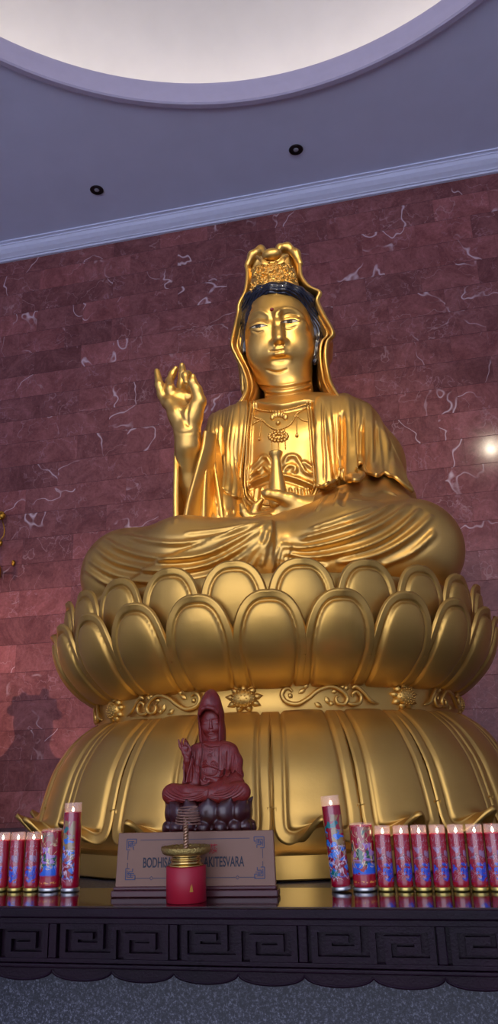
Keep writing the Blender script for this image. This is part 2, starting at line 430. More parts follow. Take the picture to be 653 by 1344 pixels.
# band reliefs: sunflowers and scrolls, modelled flat then wrapped round the band
RB = 0.951
def wrap(v, off):      # (a, z, depth) -> world
    return [(X0+(RB+p[2])*math.sin(off+p[0]/RB), Y0-(RB+p[2])*math.cos(off+p[0]/RB), p[1]) for p in v]
def flower(off):
    m_ = MB(); c = (0, 0.285)
    for k in range(9):
        a = 2*PI*k/9+PI/2
        tip = (c[0]+0.084*math.cos(a), c[1]+0.062*math.sin(a)); mid = (c[0]+0.060*math.cos(a), c[1]+0.045*math.sin(a))
        s = (-math.sin(a)*0.017, math.cos(a)*0.014)
        v = [(c[0], c[1], 0.012), (mid[0]+s[0], mid[1]+s[1], 0.004), (tip[0], tip[1], 0.008), (mid[0]-s[0], mid[1]-s[1], 0.004), (mid[0], mid[1], 0.020),
             (mid[0]+s[0], mid[1]+s[1], -0.003), (tip[0], tip[1], -0.003), (mid[0]-s[0], mid[1]-s[1], -0.003)]
        m_.add(v, [(0, 4, 1), (1, 4, 2), (2, 4, 3), (3, 4, 0), (1, 2, 6, 5), (2, 3, 7, 6)])
    # dome centre, with a swirl of seeds
    s0 = MB().sphere((0, 0, 0), (0.056, 0.042, 0.032), 24, 12)
    m_.add([(p[0]+c[0], p[1]+c[1], p[2]+0.006) for p in s0.v], s0.f)
    for rr, nn in ((0.045, 18), (0.031, 12), (0.015, 6)):
        for k in range(nn):
            a = 2*PI*k/nn+rr*60; x = rr*math.cos(a); z = rr*0.75*math.sin(a)
            s1 = MB().sphere((0, 0, 0), (0.005, 0.004, 0.005), 6, 4)
            m_.add([(p[0]+x, p[1]+c[1]+z, p[2]+0.006+0.030*math.sqrt(max(0, 1-(rr/0.056)**2))) for p in s1.v], s1.f)
    m_.v = wrap(m_.v, off); return m_
def scroll(off, mir):
    m_ = MB(); c = 0.285
    def tb(pts, r0, r1, n=6):
        q = catmull([(x*mir, c+z, 0.006+dd) for x, z, dd in pts], 6)
        rr = np.interp(np.linspace(0, 1, len(q)), [0, 0.15, 0.75, 1], [r1, r0, r0*0.9, r1])
        m_.tube(q, list(rr), n)
    # main S stem, counter scroll, leaves
    tb([(-0.150, 0.020, 0.004), (-0.165, 0.034, 0.004), (-0.185, 0.030, 0.006), (-0.195, 0.005, 0.006), (-0.175, -0.022, 0.006), (-0.130, -0.030, 0.008), (-0.085, -0.008, 0.010), (-0.040, 0.024, 0.010), (0.015, 0.038, 0.010), (0.060, 0.020, 0.010), (0.085, -0.010, 0.008), (0.070, -0.034, 0.006), (0.040, -0.030, 0.006), (0.035, -0.008, 0.004), (0.050, 0.000, 0.004)], 0.0105, 0.005)
    tb([(0.075, -0.025, 0.006), (0.105, -0.036, 0.006), (0.140, -0.030, 0.006), (0.150, -0.004, 0.006), (0.130, 0.016, 0.006), (0.112, 0.008, 0.004), (0.116, -0.006, 0.004)], 0.009, 0.004)
    tb([(0.110, 0.030, 0.004), (0.130, 0.038, 0.006), (0.165, 0.010, 0.008), (0.195, -0.022, 0.008), (0.235, -0.034, 0.004)], 0.010, 0.003)
    for (x, z, a, L) in ((-0.125, 0.012, 0.6, 0.042), (-0.095, 0.030, 1.2, 0.034), (-0.060, -0.026, -0.5, 0.040), (-0.010, 0.0, -1.1, 0.040), (0.020, 0.014, 0.4, 0.030), (0.000, -0.028, -0.2, 0.030), (0.090, 0.020, 1.6, 0.026), (-0.150, -0.004, 2.4, 0.026), (0.060, 0.036, 0.2, 0.026)):
        ca, sa = math.cos(a), math.sin(a); v = []
        for t, wd, dp in ((0, 0, 0.004), (0.35, 0.011, 0.010), (0.7, 0.009, 0.012), (1, 0, 0.006)):
            for sg in (-1, 0, 1):
                v.append(((x+ca*t*L-sa*sg*wd)*mir, c+z+sa*t*L+ca*sg*wd, dp if sg == 0 else dp*0.2))
        f = []
        for i in range(3):
            for j in range(2): f.append((i*3+j, i*3+j+1, i*3+j+4, i*3+j+3))
        m_.add(v, f)
    m_.v = wrap(m_.v, off); return m_
for k in range(8):
    flower(math.radians(2.6+45*k)).obj('sunflower_relief', GOLD_LOTUS, LP)
    o = scroll(math.radians(2.6+45*k+21.5), 1 if k % 2 == 0 else -1).obj('scroll_relief', GOLD_LOTUS, LP)
# ------------------------------------------------------------------ sculpting: distance fields -> mesh -> incised folds
import openvdb
class Field:
    def __init__(s, lo, hi, h):
        s.lo = np.array(lo, float); s.h = h; s.n = np.ceil((np.array(hi)-s.lo)/h).astype(int)+1
        s.A = np.full(s.n, 0.5, np.float32)
    def _sl(s, lo, hi):
        a = np.maximum(np.floor((np.array(lo)-s.lo)/s.h).astype(int), 0); b = np.minimum(np.ceil((np.array(hi)-s.lo)/s.h).astype(int)+1, s.n)
        if (b <= a).any(): return None
        ax = [(np.arange(a[i], b[i], dtype=np.float32)*s.h+s.lo[i]) for i in range(3)]
        return (slice(a[0], b[0]), slice(a[1], b[1]), slice(a[2], b[2])), ax[0][:, None, None], ax[1][None, :, None], ax[2][None, None, :]
    def _put(s, sl, d, k, op):
        a = s.A[sl].copy() if op == 'x' else s.A[sl]
        if op == 'sub':
            d = -d
            if k > 0:
                h = np.clip(k-np.abs(a-d), 0, None)/k; s.A[sl] = np.maximum(a, d)+h*h*k*0.25
            else: s.A[sl] = np.maximum(a, d)
        else:
            if k > 0:
                h = np.clip(k-np.abs(a-d), 0, None)/k; s.A[sl] = np.minimum(a, d)-h*h*k*0.25
            else: s.A[sl] = np.minimum(a, d)
    def cap(s, a, b, r1, r2=None, k=0.03, op='add', flat=None):
        """tapered capsule; flat=(axis vector, factor) squashes it along an axis"""
        r2 = r1 if r2 is None else r2; a = np.array(a, float); b = np.array(b, float)
        rm = max(r1, r2); pad = k+0.04; lo = np.minimum(a, b)-rm-pad; hi = np.maximum(a, b)+rm+pad
        q = s._sl(lo, hi)
        if q is None: return s
        sl, X, Y, Z = q
        ab = b-a; L = max((ab*ab).sum(), 1e-9)
        px, py, pz = X-a[0], Y-a[1], Z-a[2]
        t = np.clip((px*ab[0]+py*ab[1]+pz*ab[2])/L, 0, 1).astype(np.float32)
        dx, dy, dz = px-t*ab[0], py-t*ab[1], pz-t*ab[2]
        d2 = dx*dx+dy*dy+dz*dz
        if flat is not None:
            f = np.array(flat[0], float); f /= np.linalg.norm(f); c = dx*f[0]+dy*f[1]+dz*f[2]
            d2 = d2+c*c*(1/flat[1]**2-1)
        s._put(sl, np.sqrt(d2)-(r1+(r2-r1)*t), k, op); return s
    def chain(s, pts, rr, k=0.03, op='add', flat=None):
        for i in range(len(pts)-1): s.cap(pts[i], pts[i+1], rr[i], rr[i+1], k, op, flat)
        return s
    def ell(s, c, r, k=0.03, op='add', rot=None):
        c = np.array(c, float); r = np.array(r, float) if np.ndim(r) else np.array([r]*3)
        pad = k+0.04; m_ = r.max() if rot is not None else r
        q = s._sl(c-m_-pad, c+m_+pad)
        if q is None: return s
        sl, X, Y, Z = q; x, y, z = X-c[0], Y-c[1], Z-c[2]
        if rot is not None:
            R_ = np.array(rot, float); x, y, z = (R_[i][0]*x+R_[i][1]*y+R_[i][2]*z for i in range(3))
        k0 = np.sqrt((x/r[0])**2+(y/r[1])**2+(z/r[2])**2); k1 = np.sqrt((x/r[0]**2)**2+(y/r[1]**2)**2+(z/r[2]**2)**2)+1e-6
        s._put(sl, k0*(k0-1)/k1, k, op); return s
    def box(s, c, hs, rad=0.01, k=0.02, op='add', rot=None):
        c = np.array(c, float); hs = np.array(hs, float); m_ = np.linalg.norm(hs) if rot is not None else hs
        q = s._sl(c-m_-k-0.04, c+m_+k+0.04)
        if q is None: return s
        sl, X, Y, Z = q; x, y, z = X-c[0], Y-c[1], Z-c[2]
        if rot is not None: x, y, z = (rot[i][0]*x+rot[i][1]*y+rot[i][2]*z for i in range(3))
        qx, qy, qz = np.abs(x)-hs[0]+rad, np.abs(y)-hs[1]+rad, np.abs(z)-hs[2]+rad
        d = np.sqrt(np.maximum(qx, 0)**2+np.maximum(qy, 0)**2+np.maximum(qz, 0)**2)+np.minimum(np.maximum(np.maximum(qx, qy), qz), 0)-rad
        s._put(sl, d, k, op); return s
    def mesh(s, smooth=1):
        A = np.clip(s.A, -3*s.h, 3*s.h).astype(np.float32); A = np.pad(A, 1, constant_values=3*s.h)
        g = openvdb.FloatGrid(3*s.h); g.copyFromArray(A)
        P, Q = g.convertToQuads(0.0)
        P = (np.asarray(P, float)-1)*s.h+s.lo; Q = np.asarray(Q, int)[:, ::-1]
        # orientation check against the field's growth
        a, b, c, d = (P[Q[:, i]] for i in range(4)); n_ = np.cross(c-a, d-b); vol = (n_*(a+c)/2).sum()
        if vol < 0: Q = Q[:, ::-1]
        return P, Q
def to_local(P, root): return P-np.array(root.location)
def normals(P, Q):
    a, b, c, d = (P[Q[:, i]] for i in range(4)); n_ = np.cross(c-a, d-b); N = np.zeros_like(P)
    for i in range(4): np.add.at(N, Q[:, i], n_)
    return N/(np.linalg.norm(N, axis=1, keepdims=True)+1e-12)
def relax(P, Q, it=1, lam=0.5):
    n_ = len(P); E_ = np.concatenate([Q[:, [0, 1]], Q[:, [1, 2]], Q[:, [2, 3]], Q[:, [3, 0]]]); cnt = np.bincount(E_.ravel(), minlength=n_)[:, None]
    for _ in range(it):
        S = np.zeros_like(P)
        for c in range(3): S[:, c] = np.bincount(E_[:, 0], P[E_[:, 1], c], n_)+np.bincount(E_[:, 1], P[E_[:, 0], c], n_)
        P = P*(1-lam)+lam*S/np.maximum(cnt, 1)
    return P
class Sculpt:
    """a mesh whose surface can be probed from a drawing point and then raised or incised along curves lying on it"""
    def __init__(s, P, Q): s.P = P; s.Q = Q; s.N = normals(P, Q); s.tree = BVHTree.FromPolygons(P.tolist(), Q.tolist()); s.D = np.zeros(len(P))
    def hit(s, px, py, far=30.0):
        d = Vector(ray(px, py)).normalized(); r = s.tree.ray_cast(Vector((0, 0, 0)), d, far)
        return (r[0], r[1]) if r[0] is not None else None
    def curve(s, pix, n=5, closed=False):
        q = catmull(pix, n, closed) if len(pix) > 2 else [np.array(pix[0], float)*(1-t)+np.array(pix[1], float)*t for t in np.linspace(0, 1, 6)]
        out = [s.hit(x, y) for x, y in q]; out = [np.array(o[0]) for o in out if o is not None]
        if len(out) > 2:      # drop jumps onto surfaces behind
            keep = [out[0]]
            for o in out[1:]:
                if np.linalg.norm(o-keep[-1]) < 0.30: keep.append(o)
            out = keep
        return np.array(out) if len(out) > 1 else None
    def dist(s, C, reach):
        lo = C.min(0)-reach; hi = C.max(0)+reach
        idx = np.where(((s.P > lo) & (s.P < hi)).all(1))[0]; V = s.P[idx]; best = np.full(len(V), 9.0); tt = np.zeros(len(V)); m_ = len(C)-1
        for i in range(m_):
            a, b = C[i], C[i+1]; ab = b-a; L = max((ab*ab).sum(), 1e-12)
            t = np.clip(((V-a)@ab)/L, 0, 1); d = np.linalg.norm(V-(a+t[:, None]*ab), axis=1); m2 = d < best; best[m2] = d[m2]; tt[m2] = (i+t[m2])/m_
        return idx, best, tt
    def line(s, pix, w, a, kind='fold', fade=0.12, closed=False):
        C = s.curve(pix, closed=closed)
        if C is None: return s
        idx, d, t = s.dist(C, w*3.5)
        x = d/w
        if kind == 'groove': f = -np.exp(-x*x)
        elif kind == 'ridge': f = np.exp(-x*x)
        else: f = (1-1.1*x*x)*np.exp(-x*x*0.85)
        if fade and not closed: f = f*np.clip(np.minimum(t, 1-t)/fade, 0, 1)**0.7
        s.D[idx] += a*f; return s
    def region(s, pix, a, soft=0.008, lip=0.0, lipw=0.012, front=None, n=4):
        """raise (or sink) a whole patch bounded by a curve on the surface, measured in the front view of the piece (x, z)"""
        C = s.curve(pix+[pix[0]], n=n)
        if C is None: return s
        poly = C[:, [0, 2]]; V = s.P[:, [0, 2]]
        m_ = (s.N[:, 1] < 0.15) & (V[:, 0] > poly[:, 0].min()-0.05) & (V[:, 0] < poly[:, 0].max()+0.05) & (V[:, 1] > poly[:, 1].min()-0.05) & (V[:, 1] < poly[:, 1].max()+0.05)
        if front is not None: m_ &= s.P[:, 1] < front
        idx = np.where(m_)[0]; v = V[idx]; ins = np.zeros(len(v), bool); j = len(poly)-1
        for i in range(len(poly)):
            xi, yi = poly[i]; xj, yj = poly[j]
            c = ((yi > v[:, 1]) != (yj > v[:, 1])) & (v[:, 0] < (xj-xi)*(v[:, 1]-yi)/((yj-yi) if abs(yj-yi) > 1e-12 else 1e-12)+xi)
            ins ^= c; j = i
        d = polydist(v, poly); sd = np.where(ins, d, -d)
        f = np.clip(sd/soft*0.5+0.5, 0, 1); f = f*f*(3-2*f)
        s.D[idx] += a*f+lip*np.exp(-(sd/lipw)**2); return s
    def bake(s, retree=True):
        s.P = s.P+s.N*s.D[:, None]; s.D[:] = 0; s.N = normals(s.P, s.Q)
        if retree: s.tree = BVHTree.FromPolygons(s.P.tolist(), s.Q.tolist())
        return s
    def obj(s, name, mat, parent): return mesh_obj(name, s.P, s.Q, mat, parent)
# ------------------------------------------------------------------ the seated golden statue
ST = empty('seated_statue', (X0, Y0, 0.825))
tag(ST, 'huge golden seated bodhisattva statue with raised right hand on the double lotus pedestal', 'statue')
SX = lambda x, y, z: (X0+x, Y0+y, z)             # statue-local x, depth, height above the eye
def H(px, py, y):                                # where a drawing point lies at depth y of the statue
    p = onY(px, py, Y0+y); return (p.x, p.y, p.z)
# --- head and neck: head frame u right, v up, w forward
PT = math.radians(9); YW = math.radians(8.0)
HC = np.array(SX(0.026, 0.585, 2.925))
RX = np.array([[1, 0, 0], [0, math.cos(PT), math.sin(PT)], [0, -math.sin(PT), math.cos(PT)]])
RZ = np.array([[math.cos(YW), math.sin(YW), 0], [-math.sin(YW), math.cos(YW), 0], [0, 0, 1]])
HROT = RX @ RZ                                    # world -> head (u, -w, v)
def hd(u, v, w): return tuple(HC + HROT.T @ np.array([u, -w, v]))
def build_head():
    F = Field(SX(-0.34, 0.10, 2.28), SX(0.46, 0.95, 3.40), 0.0048)
    e = lambda c, r, k=0.05, op='add': F.ell(hd(*c), (r[0], r[2], r[1]), k, op, HROT)   # r = (u, v, w)
    e((0, 0.10, -0.03), (0.248, 0.30, 0.280), 0.0)            # cranium
    e((0, -0.06, 0.035), (0.242, 0.27, 0.235), 0.08)          # face
    e((0, -0.205, 0.045), (0.186, 0.170, 0.200), 0.09)        # jaw
    e((0, -0.300, 0.165), (0.070, 0.055, 0.055), 0.07)        # chin
    e((0, -0.290, 0.02), (0.165, 0.12, 0.16), 0.09)           # flesh under the chin
    for sg in (-1, 1):
        e((sg*0.118, -0.130, 0.150), (0.100, 0.110, 0.082), 0.09)    # cheeks
        e((sg*0.105, 0.045, 0.282), (0.085, 0.046, 0.034), 0.06, 'sub')   # eye hollows
        e((sg*0.110, 0.004, 0.203), (0.088, 0.054, 0.055), 0.035)    # lids over the eyeballs
        F.ell(hd(sg*0.032, -0.130, 0.262), (0.026, 0.034, 0.022), 0.022, 'add', HROT)
        # long ears
        F.chain([hd(sg*0.268, 0.10, -0.02), hd(sg*0.285, 0.00, -0.02), hd(sg*0.280, -0.12, -0.01), hd(sg*0.274, -0.26, 0.0), hd(sg*0.274, -0.36, 0.0)], [0.045, 0.055, 0.045, 0.038, 0.046], 0.03, flat=((1, 0, 0), 0.55))
        F.chain([hd(sg*0.285, 0.13, 0.01), hd(sg*0.312, 0.09, -0.05), hd(sg*0.318, -0.02, -0.06), hd(sg*0.300, -0.12, -0.04), hd(sg*0.292, -0.30, -0.02)], [0.016, 0.018, 0.018, 0.016, 0.014], 0.02)
    F.chain([hd(0, 0.085, 0.262), hd(0, 0.0, 0.277), hd(0, -0.07, 0.296), hd(0, -0.118, 0.312)], [0.014, 0.014, 0.019, 0.029], 0.045)
    e((0, -0.190, 0.228), (0.090, 0.060, 0.055), 0.05)          # mound of the mouth
    for sg in (-1, 1):
        F.chain([hd(0, -0.186, 0.283), hd(sg*0.020, -0.181, 0.282), hd(sg*0.040, -0.188, 0.270), hd(sg*0.060, -0.190, 0.252)], [0.013, 0.015, 0.012, 0.006], 0.012)
        F.chain([hd(0, -0.214, 0.274), hd(sg*0.024, -0.213, 0.270), hd(sg*0.046, -0.203, 0.256)], [0.021, 0.019, 0.008], 0.012)
        F.ell(hd(sg*0.022, -0.149, 0.283), (0.012, 0.018, 0.010), 0.008, 'sub', HROT)
    F.ell(hd(0, -0.250, 0.264), (0.055, 0.020, 0.018), 0.03, 'sub', HROT)
    # neck
    F.cap(SX(0.072, 0.60, 2.20), SX(0.068, 0.59, 2.62), 0.185, 0.165, 0.05)
    return F.mesh()
P, Q = build_head(); P = relax(P, Q, 1)
HEAD = Sculpt(P, Q)
g_ = lambda *a, **k: HEAD.line(*a, **k)
for br in ([(355, 432), (353.5, 420), (351, 413.5), (341, 408.5), (331, 411.5), (325, 419)], [(360, 430), (360.5, 420), (363, 411.5), (372, 405.5), (385, 406.5), (396, 414), (400, 421)]):
    g_(br, 0.015, 0.009, 'ridge', 0.25)
for gr in ([(330, 433.5), (338, 436.5), (346, 434)], [(369, 428), (379, 431), (390, 427.5)], [(327, 424), (335, 418.5), (344, 417.5), (350, 421)], [(368, 416), (377, 412), (387, 412.5), (394, 417)]):
    g_(gr, 0.007, 0.005, 'groove', 0.2)
g_([(326.5, 431), (334, 425), (343, 423), (350.5, 426.5)], 0.006, 0.006, 'ridge', 0.1)
g_([(366.5, 423), (376, 418.5), (386.5, 418), (393.5, 421.5)], 0.006, 0.006, 'ridge', 0.1)
g_([(348, 485), (357, 488), (366, 488.5), (378, 484)], 0.009, 0.009, 'groove', 0.25)
g_([(352, 460.8), (356, 460.2), (361.5, 461.2), (367, 459.8), (372.5, 459.6)], 0.005, 0.007, 'groove', 0.1)

for yy in (503, 512, 519):
    g_([(340, yy+4), (352, yy+6), (372, yy+6), (395, yy+2), (408, yy-1)], 0.014, -0.013, 'fold', 0.03)
HEAD.bake()

# --- arms and hands
def build_limbs():
    F = Field(SX(-0.78, -0.36, 1.25), SX(0.75, 0.85, 2.56), 0.0066)
    K = 0.014
    # trunk and upper arms hidden under the robe tie the hands into one body
    F.cap(SX(0.06, 0.58, 1.5), SX(0.07, 0.60, 2.38), 0.15, 0.13, 0.02)
    F.chain([SX(0.07, 0.60, 2.12), SX(-0.34, 0.56, 2.12), SX(-0.45, 0.44, 1.80), SX(-0.47, 0.22, 1.55)], [0.10, 0.10, 0.09, 0.09], 0.02)
    F.chain([SX(0.07, 0.60, 2.12), SX(0.46, 0.56, 2.12), SX(0.58, 0.40, 1.75), SX(0.60, 0.20, 1.48), SX(0.52, -0.04, 1.37)], [0.10, 0.10, 0.09, 0.09, 0.09], 0.02)
    # raised right arm (left in the picture)
    el = SX(-0.47, 0.22, 1.55); wr = H(247, 586, 0.02)
    F.cap(el, H(250, 632, 0.15), 0.10, 0.100, 0.0); F.cap(H(250, 632, 0.15), wr, 0.100, 0.084, 0.03); F.cap(wr, H(246, 572, 0.0), 0.078, 0.082, 0.03)
    # palm: heel, thumb mound, little-finger side, knuckle row
    F.chain([H(243, 566, -0.00), H(234, 545, -0.02), H(224, 530, -0.02)], [0.068, 0.062, 0.046], 0.03)
    F.chain([H(248, 566, -0.01), H(252, 548, -0.03), H(256, 534, -0.05)], [0.066, 0.062, 0.050], 0.03)
    F.chain([H(240, 555, 0.03), H(238, 536, 0.03), H(237, 522, 0.02)], [0.070, 0.066, 0.046], 0.03)
    F.chain([H(222, 527, 0.0), H(236, 522, 0.02), H(250, 521, 0.02)], [0.040, 0.042, 0.042], 0.03)
    # little finger
    F.chain([H(219, 530, 0.0), H(212.5, 518, 0.0), H(209, 505, -0.01), H(205.8, 487, 0.0)], [0.036, 0.031, 0.028, 0.019], K)
    # ring finger bends back then up
    F.chain([H(227, 526, 0.0), H(223.5, 511, -0.02), H(222, 501, 0.04), H(226, 491, 0.06), H(230.5, 483.5, 0.05)], [0.037, 0.033, 0.027, 0.024, 0.018], K)
    # middle finger curls forward over the palm
    F.chain([H(237, 522, 0.02), H(238.5, 505, 0.05), H(240, 492, 0.04), H(238.6, 479.5, 0.0)], [0.038, 0.032, 0.029, 0.019], K)
    # index finger curls down to meet the thumb
    F.chain([H(249, 522, 0.03), H(250, 505, 0.06), H(246, 492, 0.00), H(243, 493, -0.06), H(244, 502, -0.08)], [0.036, 0.031, 0.027, 0.025, 0.017], K)
    # thumb
    F.chain([H(257, 540, -0.04), H(262, 527, -0.06), H(258, 512, -0.08), H(252.5, 502, -0.10), H(252.8, 493.5, -0.11)], [0.048, 0.041, 0.034, 0.029, 0.017], K)
    # left hand (right in the picture) lying in the lap, fingers pointing left, thumb over the vase
    F.cap(SX(0.52, -0.06, 1.37), H(405, 672, -0.06), 0.115, 0.092, 0.0); F.cap(H(405, 672, -0.06), H(385, 671, -0.08), 0.092, 0.072, 0.03)
    F.chain([H(385, 670, -0.08), H(368, 672, -0.08), H(352, 675, -0.06)], [0.070, 0.050, 0.034], 0.03)
    F.chain([H(395, 665, -0.10), H(381, 657, -0.13), H(364, 651, -0.16), H(351, 648.5, -0.18), H(344.5, 646.5, -0.18)], [0.060, 0.044, 0.033, 0.028, 0.014], 0.02)      # thumb
    F.chain([H(360, 678, -0.10), H(340, 680.5, -0.14), H(325, 680, -0.16), H(320, 672, -0.17), H(316.5, 663, -0.17)], [0.042, 0.032, 0.029, 0.024, 0.015], K)
    F.chain([H(360, 674, -0.04), H(344, 677, -0.06), H(333, 674.5, -0.08), H(336, 665, -0.08), H(343, 656.5, -0.08)], [0.038, 0.030, 0.028, 0.025, 0.015], K)
    F.chain([H(360, 671, 0.0), H(345, 674, 0.0), H(337, 668, -0.0), H(341, 659, -0.01)], [0.035, 0.028, 0.026, 0.017], K)
    F.chain([H(352, 681, -0.17), H(338, 683, -0.21), H(325, 684.5, -0.22), H(317.5, 683, -0.22)], [0.032, 0.027, 0.023, 0.013], K)
    return F.mesh()
P, Q = build_limbs(); P = relax(P, Q, 1)
LIMB = Sculpt(P, Q)
LIMB.line([(247, 560), (245, 545), (247, 532), (249, 524)], 0.012, 0.010, 'groove', 0.3)
LIMB.line([(251, 562), (243, 553), (234, 540), (230, 532)], 0.012, 0.006, 'groove', 0.3)
LIMB.line([(229, 566), (240, 569), (254, 567)], 0.010, 0.004, 'groove', 0.2)
LIMB.bake()

# --- robe: legs, torso, shoulders and sleeves
def build_robe():
    F = Field(SX(-1.12, -0.62, 0.74), SX(1.12, 1.0, 2.50), 0.0072)
    # lap: folded legs as two great rounded masses with the shins crossed in front
    F.ell(SX(0.0, 0.22, 0.98), (0.95, 0.52, 0.25), 0.0)
    F.chain([SX(-0.35, 0.25, 1.08), SX(-0.80, -0.12, 1.085)], [0.25, 0.262], 0.06)
    F.chain([SX(-0.80, -0.16, 1.075), SX(-0.40, -0.36, 1.085), SX(0.04, -0.42, 1.07)], [0.262, 0.225, 0.19], 0.08)
    F.chain([SX(0.35, 0.25, 1.10), SX(0.80, -0.12, 1.085)], [0.25, 0.258], 0.06)
    F.chain([SX(0.80, -0.16, 1.085), SX(0.45, -0.32, 1.08), SX(0.10, -0.36, 1.03)], [0.258, 0.245, 0.19], 0.08)
    # torso
    F.cap(SX(0.05, 0.53, 1.15), SX(0.065, 0.56, 1.98), 0.40, 0.40, 0.08, flat=((0, 1, 0), 0.80))
    F.cap(SX(-0.20, 0.58, 2.10), SX(0.33, 0.58, 2.10), 0.27, 0.27, 0.10)
    F.cap(SX(-0.10, 0.60, 2.20), SX(0.24, 0.60, 2.20), 0.24, 0.24, 0.10)
    # shoulders and upper arms
    F.chain([SX(0.46, 0.58, 2.13), SX(0.58, 0.50, 1.86), SX(0.63, 0.34, 1.58)], [0.235, 0.215, 0.20], 0.10)
    F.chain([SX(-0.34, 0.58, 2.13), SX(-0.46, 0.50, 1.86), SX(-0.44, 0.34, 1.60)], [0.235, 0.20, 0.17], 0.10)
    # left forearm (right in the picture) resting across the thigh under its sleeve
    F.chain([SX(0.68, 0.28, 1.50), SX(0.50, -0.02, 1.385), SX(0.36, -0.07, 1.375)], [0.18, 0.14, 0.118], 0.06)
    F.chain([SX(0.70, 0.10, 1.30), SX(0.45, -0.20, 1.25), SX(0.18, -0.30, 1.20)], [0.20, 0.155, 0.12], 0.08)
    # hanging sleeve of the raised arm
    F.chain([SX(-0.40, 0.30, 1.80), SX(-0.36, 0.22, 1.55), SX(-0.33, 0.16, 1.34)], [0.10, 0.14, 0.15], 0.06)
    F.cap(SX(-0.56, 0.42, 1.52), SX(-0.56, 0.30, 1.30), 0.10, 0.12, 0.05)
    # sit flat on the seed head
    F.box(SX(0, 0, 0.74), (1.3, 1.1, 0.085), 0.01, 0.02, 'sub')
    return F.mesh()
P, Q = build_robe()
ROBE = Sculpt(P, Q)
# sunken opening over the chest, bounded by the cloak's hanging edges
ROBE.region([(329, 527), (324, 560), (322, 600), (320, 640), (326, 658), (345, 668), (368, 668), (392, 665), (412, 652), (418, 635), (415, 600), (412, 560), (409, 527), (368, 532)], -0.050, 0.014, 0.012, 0.012, front=Y0+0.6)
ROBE.bake()
L_ = ROBE.line
# sleeve of the raised arm
for pts, w, a in (([(230, 600), (229, 640), (229, 688)], 0.014, 0.012), ([(262, 600), (257, 640), (254, 690)], 0.014, 0.016), ([(268, 600), (264, 640), (262, 690)], 0.014, -0.018),
                  ([(273, 605), (271, 640), (270, 690)], 0.014, 0.018), ([(279, 640), (278, 665), (279, 688)], 0.013, -0.018), ([(285, 662), (285, 676), (286, 688)], 0.012, 0.018),
                  ([(292, 665), (292, 688)], 0.010, -0.016), ([(298, 668), (299, 688)], 0.010, 0.016), ([(305, 668), (307, 686)], 0.010, -0.016), ([(240, 640), (239, 660), (239, 688)], 0.02, -0.02)):
    L_(pts, w, a*0.62)
# below the right hem
for pts, w, a in (([(428, 650), (420, 662), (414, 672)], 0.012, 0.014), ([(446, 640), (442, 655), (440, 664)], 0.012, 0.016), ([(455, 645), (450, 656), (449, 664)], 0.012, -0.014), ([(470, 648), (485, 650), (500, 645), (520, 650)], 0.014, 0.018), ([(462, 656), (480, 657), (500, 656)], 0.012, -0.014)):
    L_(pts, w, a*0.7)
# sweeping folds over the legs
for pts, w, a in (([(352, 690), (318, 708), (270, 728), (215, 733), (165, 723), (135, 707)], 0.020, 0.024), ([(350, 697), (318, 720), (270, 741), (210, 747), (155, 738), (124, 718)], 0.020, 0.024),
                  ([(347, 705), (318, 732), (275, 752), (215, 760), (155, 755), (116, 735)], 0.020, 0.022), ([(340, 690), (300, 701), (250, 712), (205, 712), (160, 702)], 0.018, 0.020),
                  ([(345, 712), (322, 740), (295, 760)], 0.018, 0.020), ([(350, 712), (336, 735), (322, 752)], 0.016, 0.018), ([(354, 700), (349, 722), (343, 742)], 0.014, 0.016), ([(325, 688), (290, 695), (240, 700)], 0.014, 0.012), ([(110, 745), (140, 765), (170, 772)], 0.020, 0.014),
                  ([(368, 716), (400, 719), (450, 708), (500, 688), (538, 662)], 0.019, 0.024), ([(372, 725), (410, 731), (470, 720), (515, 700), (552, 668)], 0.019, 0.024),
                  ([(392, 708), (430, 698), (480, 682), (515, 662)], 0.017, 0.020), ([(405, 695), (450, 680), (495, 665)], 0.015, 0.014), ([(440, 738), (495, 727), (540, 702), (568, 676)], 0.020, 0.020), ([(500, 742), (540, 725), (572, 698)], 0.020, 0.014), ([(374, 735), (400, 741), (430, 745)], 0.016, 0.016)):
    L_(pts, w, a*0.95)
ROBE.region([(357.5, 684), (358.5, 700), (358, 725), (354, 760), (300, 760), (200, 770), (110, 790), (100, 740), (120, 700), (170, 680), (250, 676), (320, 680)], 0.022, 0.010, 0.004, 0.008, front=Y0+0.1)
for x in (361, 366, 371, 376): L_([(x+6, 716), (x+1, 728), (x-2, 745)], 0.009, 0.012)
# sash and gathered cloth on the chest
L_([(324, 640), (340, 630), (362, 624), (385, 628), (414, 640)], 0.014, 0.030, 'ridge', 0.05)
L_([(324, 645), (340, 636), (362, 630), (385, 634), (414, 646)], 0.008, 0.014, 'groove', 0.05)
for pts in ([(324, 624), (332, 614), (340, 606), (345, 600), (352, 602), (356, 612)], [(340, 622), (346, 612), (353, 618), (360, 626)], [(372, 610), (378, 600), (388, 600), (394, 610), (400, 620), (414, 626)], [(370, 622), (378, 612), (388, 614), (384, 622)], [(396, 606), (405, 612), (413, 618)], [(326, 630), (334, 622), (342, 618)]):
    L_(pts, 0.012, 0.026, 'ridge', 0.15)
for x0_, x1_ in ((330, 326), (336, 334), (343, 343), (381, 382), (388, 390), (396, 399), (404, 406)): L_([(x0_, 640), (0.5*(x0_+x1_), 650), (x1_, 660)], 0.011, 0.016, 'fold', 0.2)
ROBE.bake()
ROBE.P = relax(ROBE.P, ROBE.Q, 3, 0.5); ROBE.bake()
BODY_PARTS = [(HEAD.P, HEAD.Q), (LIMB.P, LIMB.Q)]
V_ = np.concatenate([p for p, q in BODY_PARTS]); Q_ = np.concatenate([BODY_PARTS[0][1], BODY_PARTS[1][1]+len(HEAD.P)])
mesh_obj('body', V_, Q_, GOLD, ST)
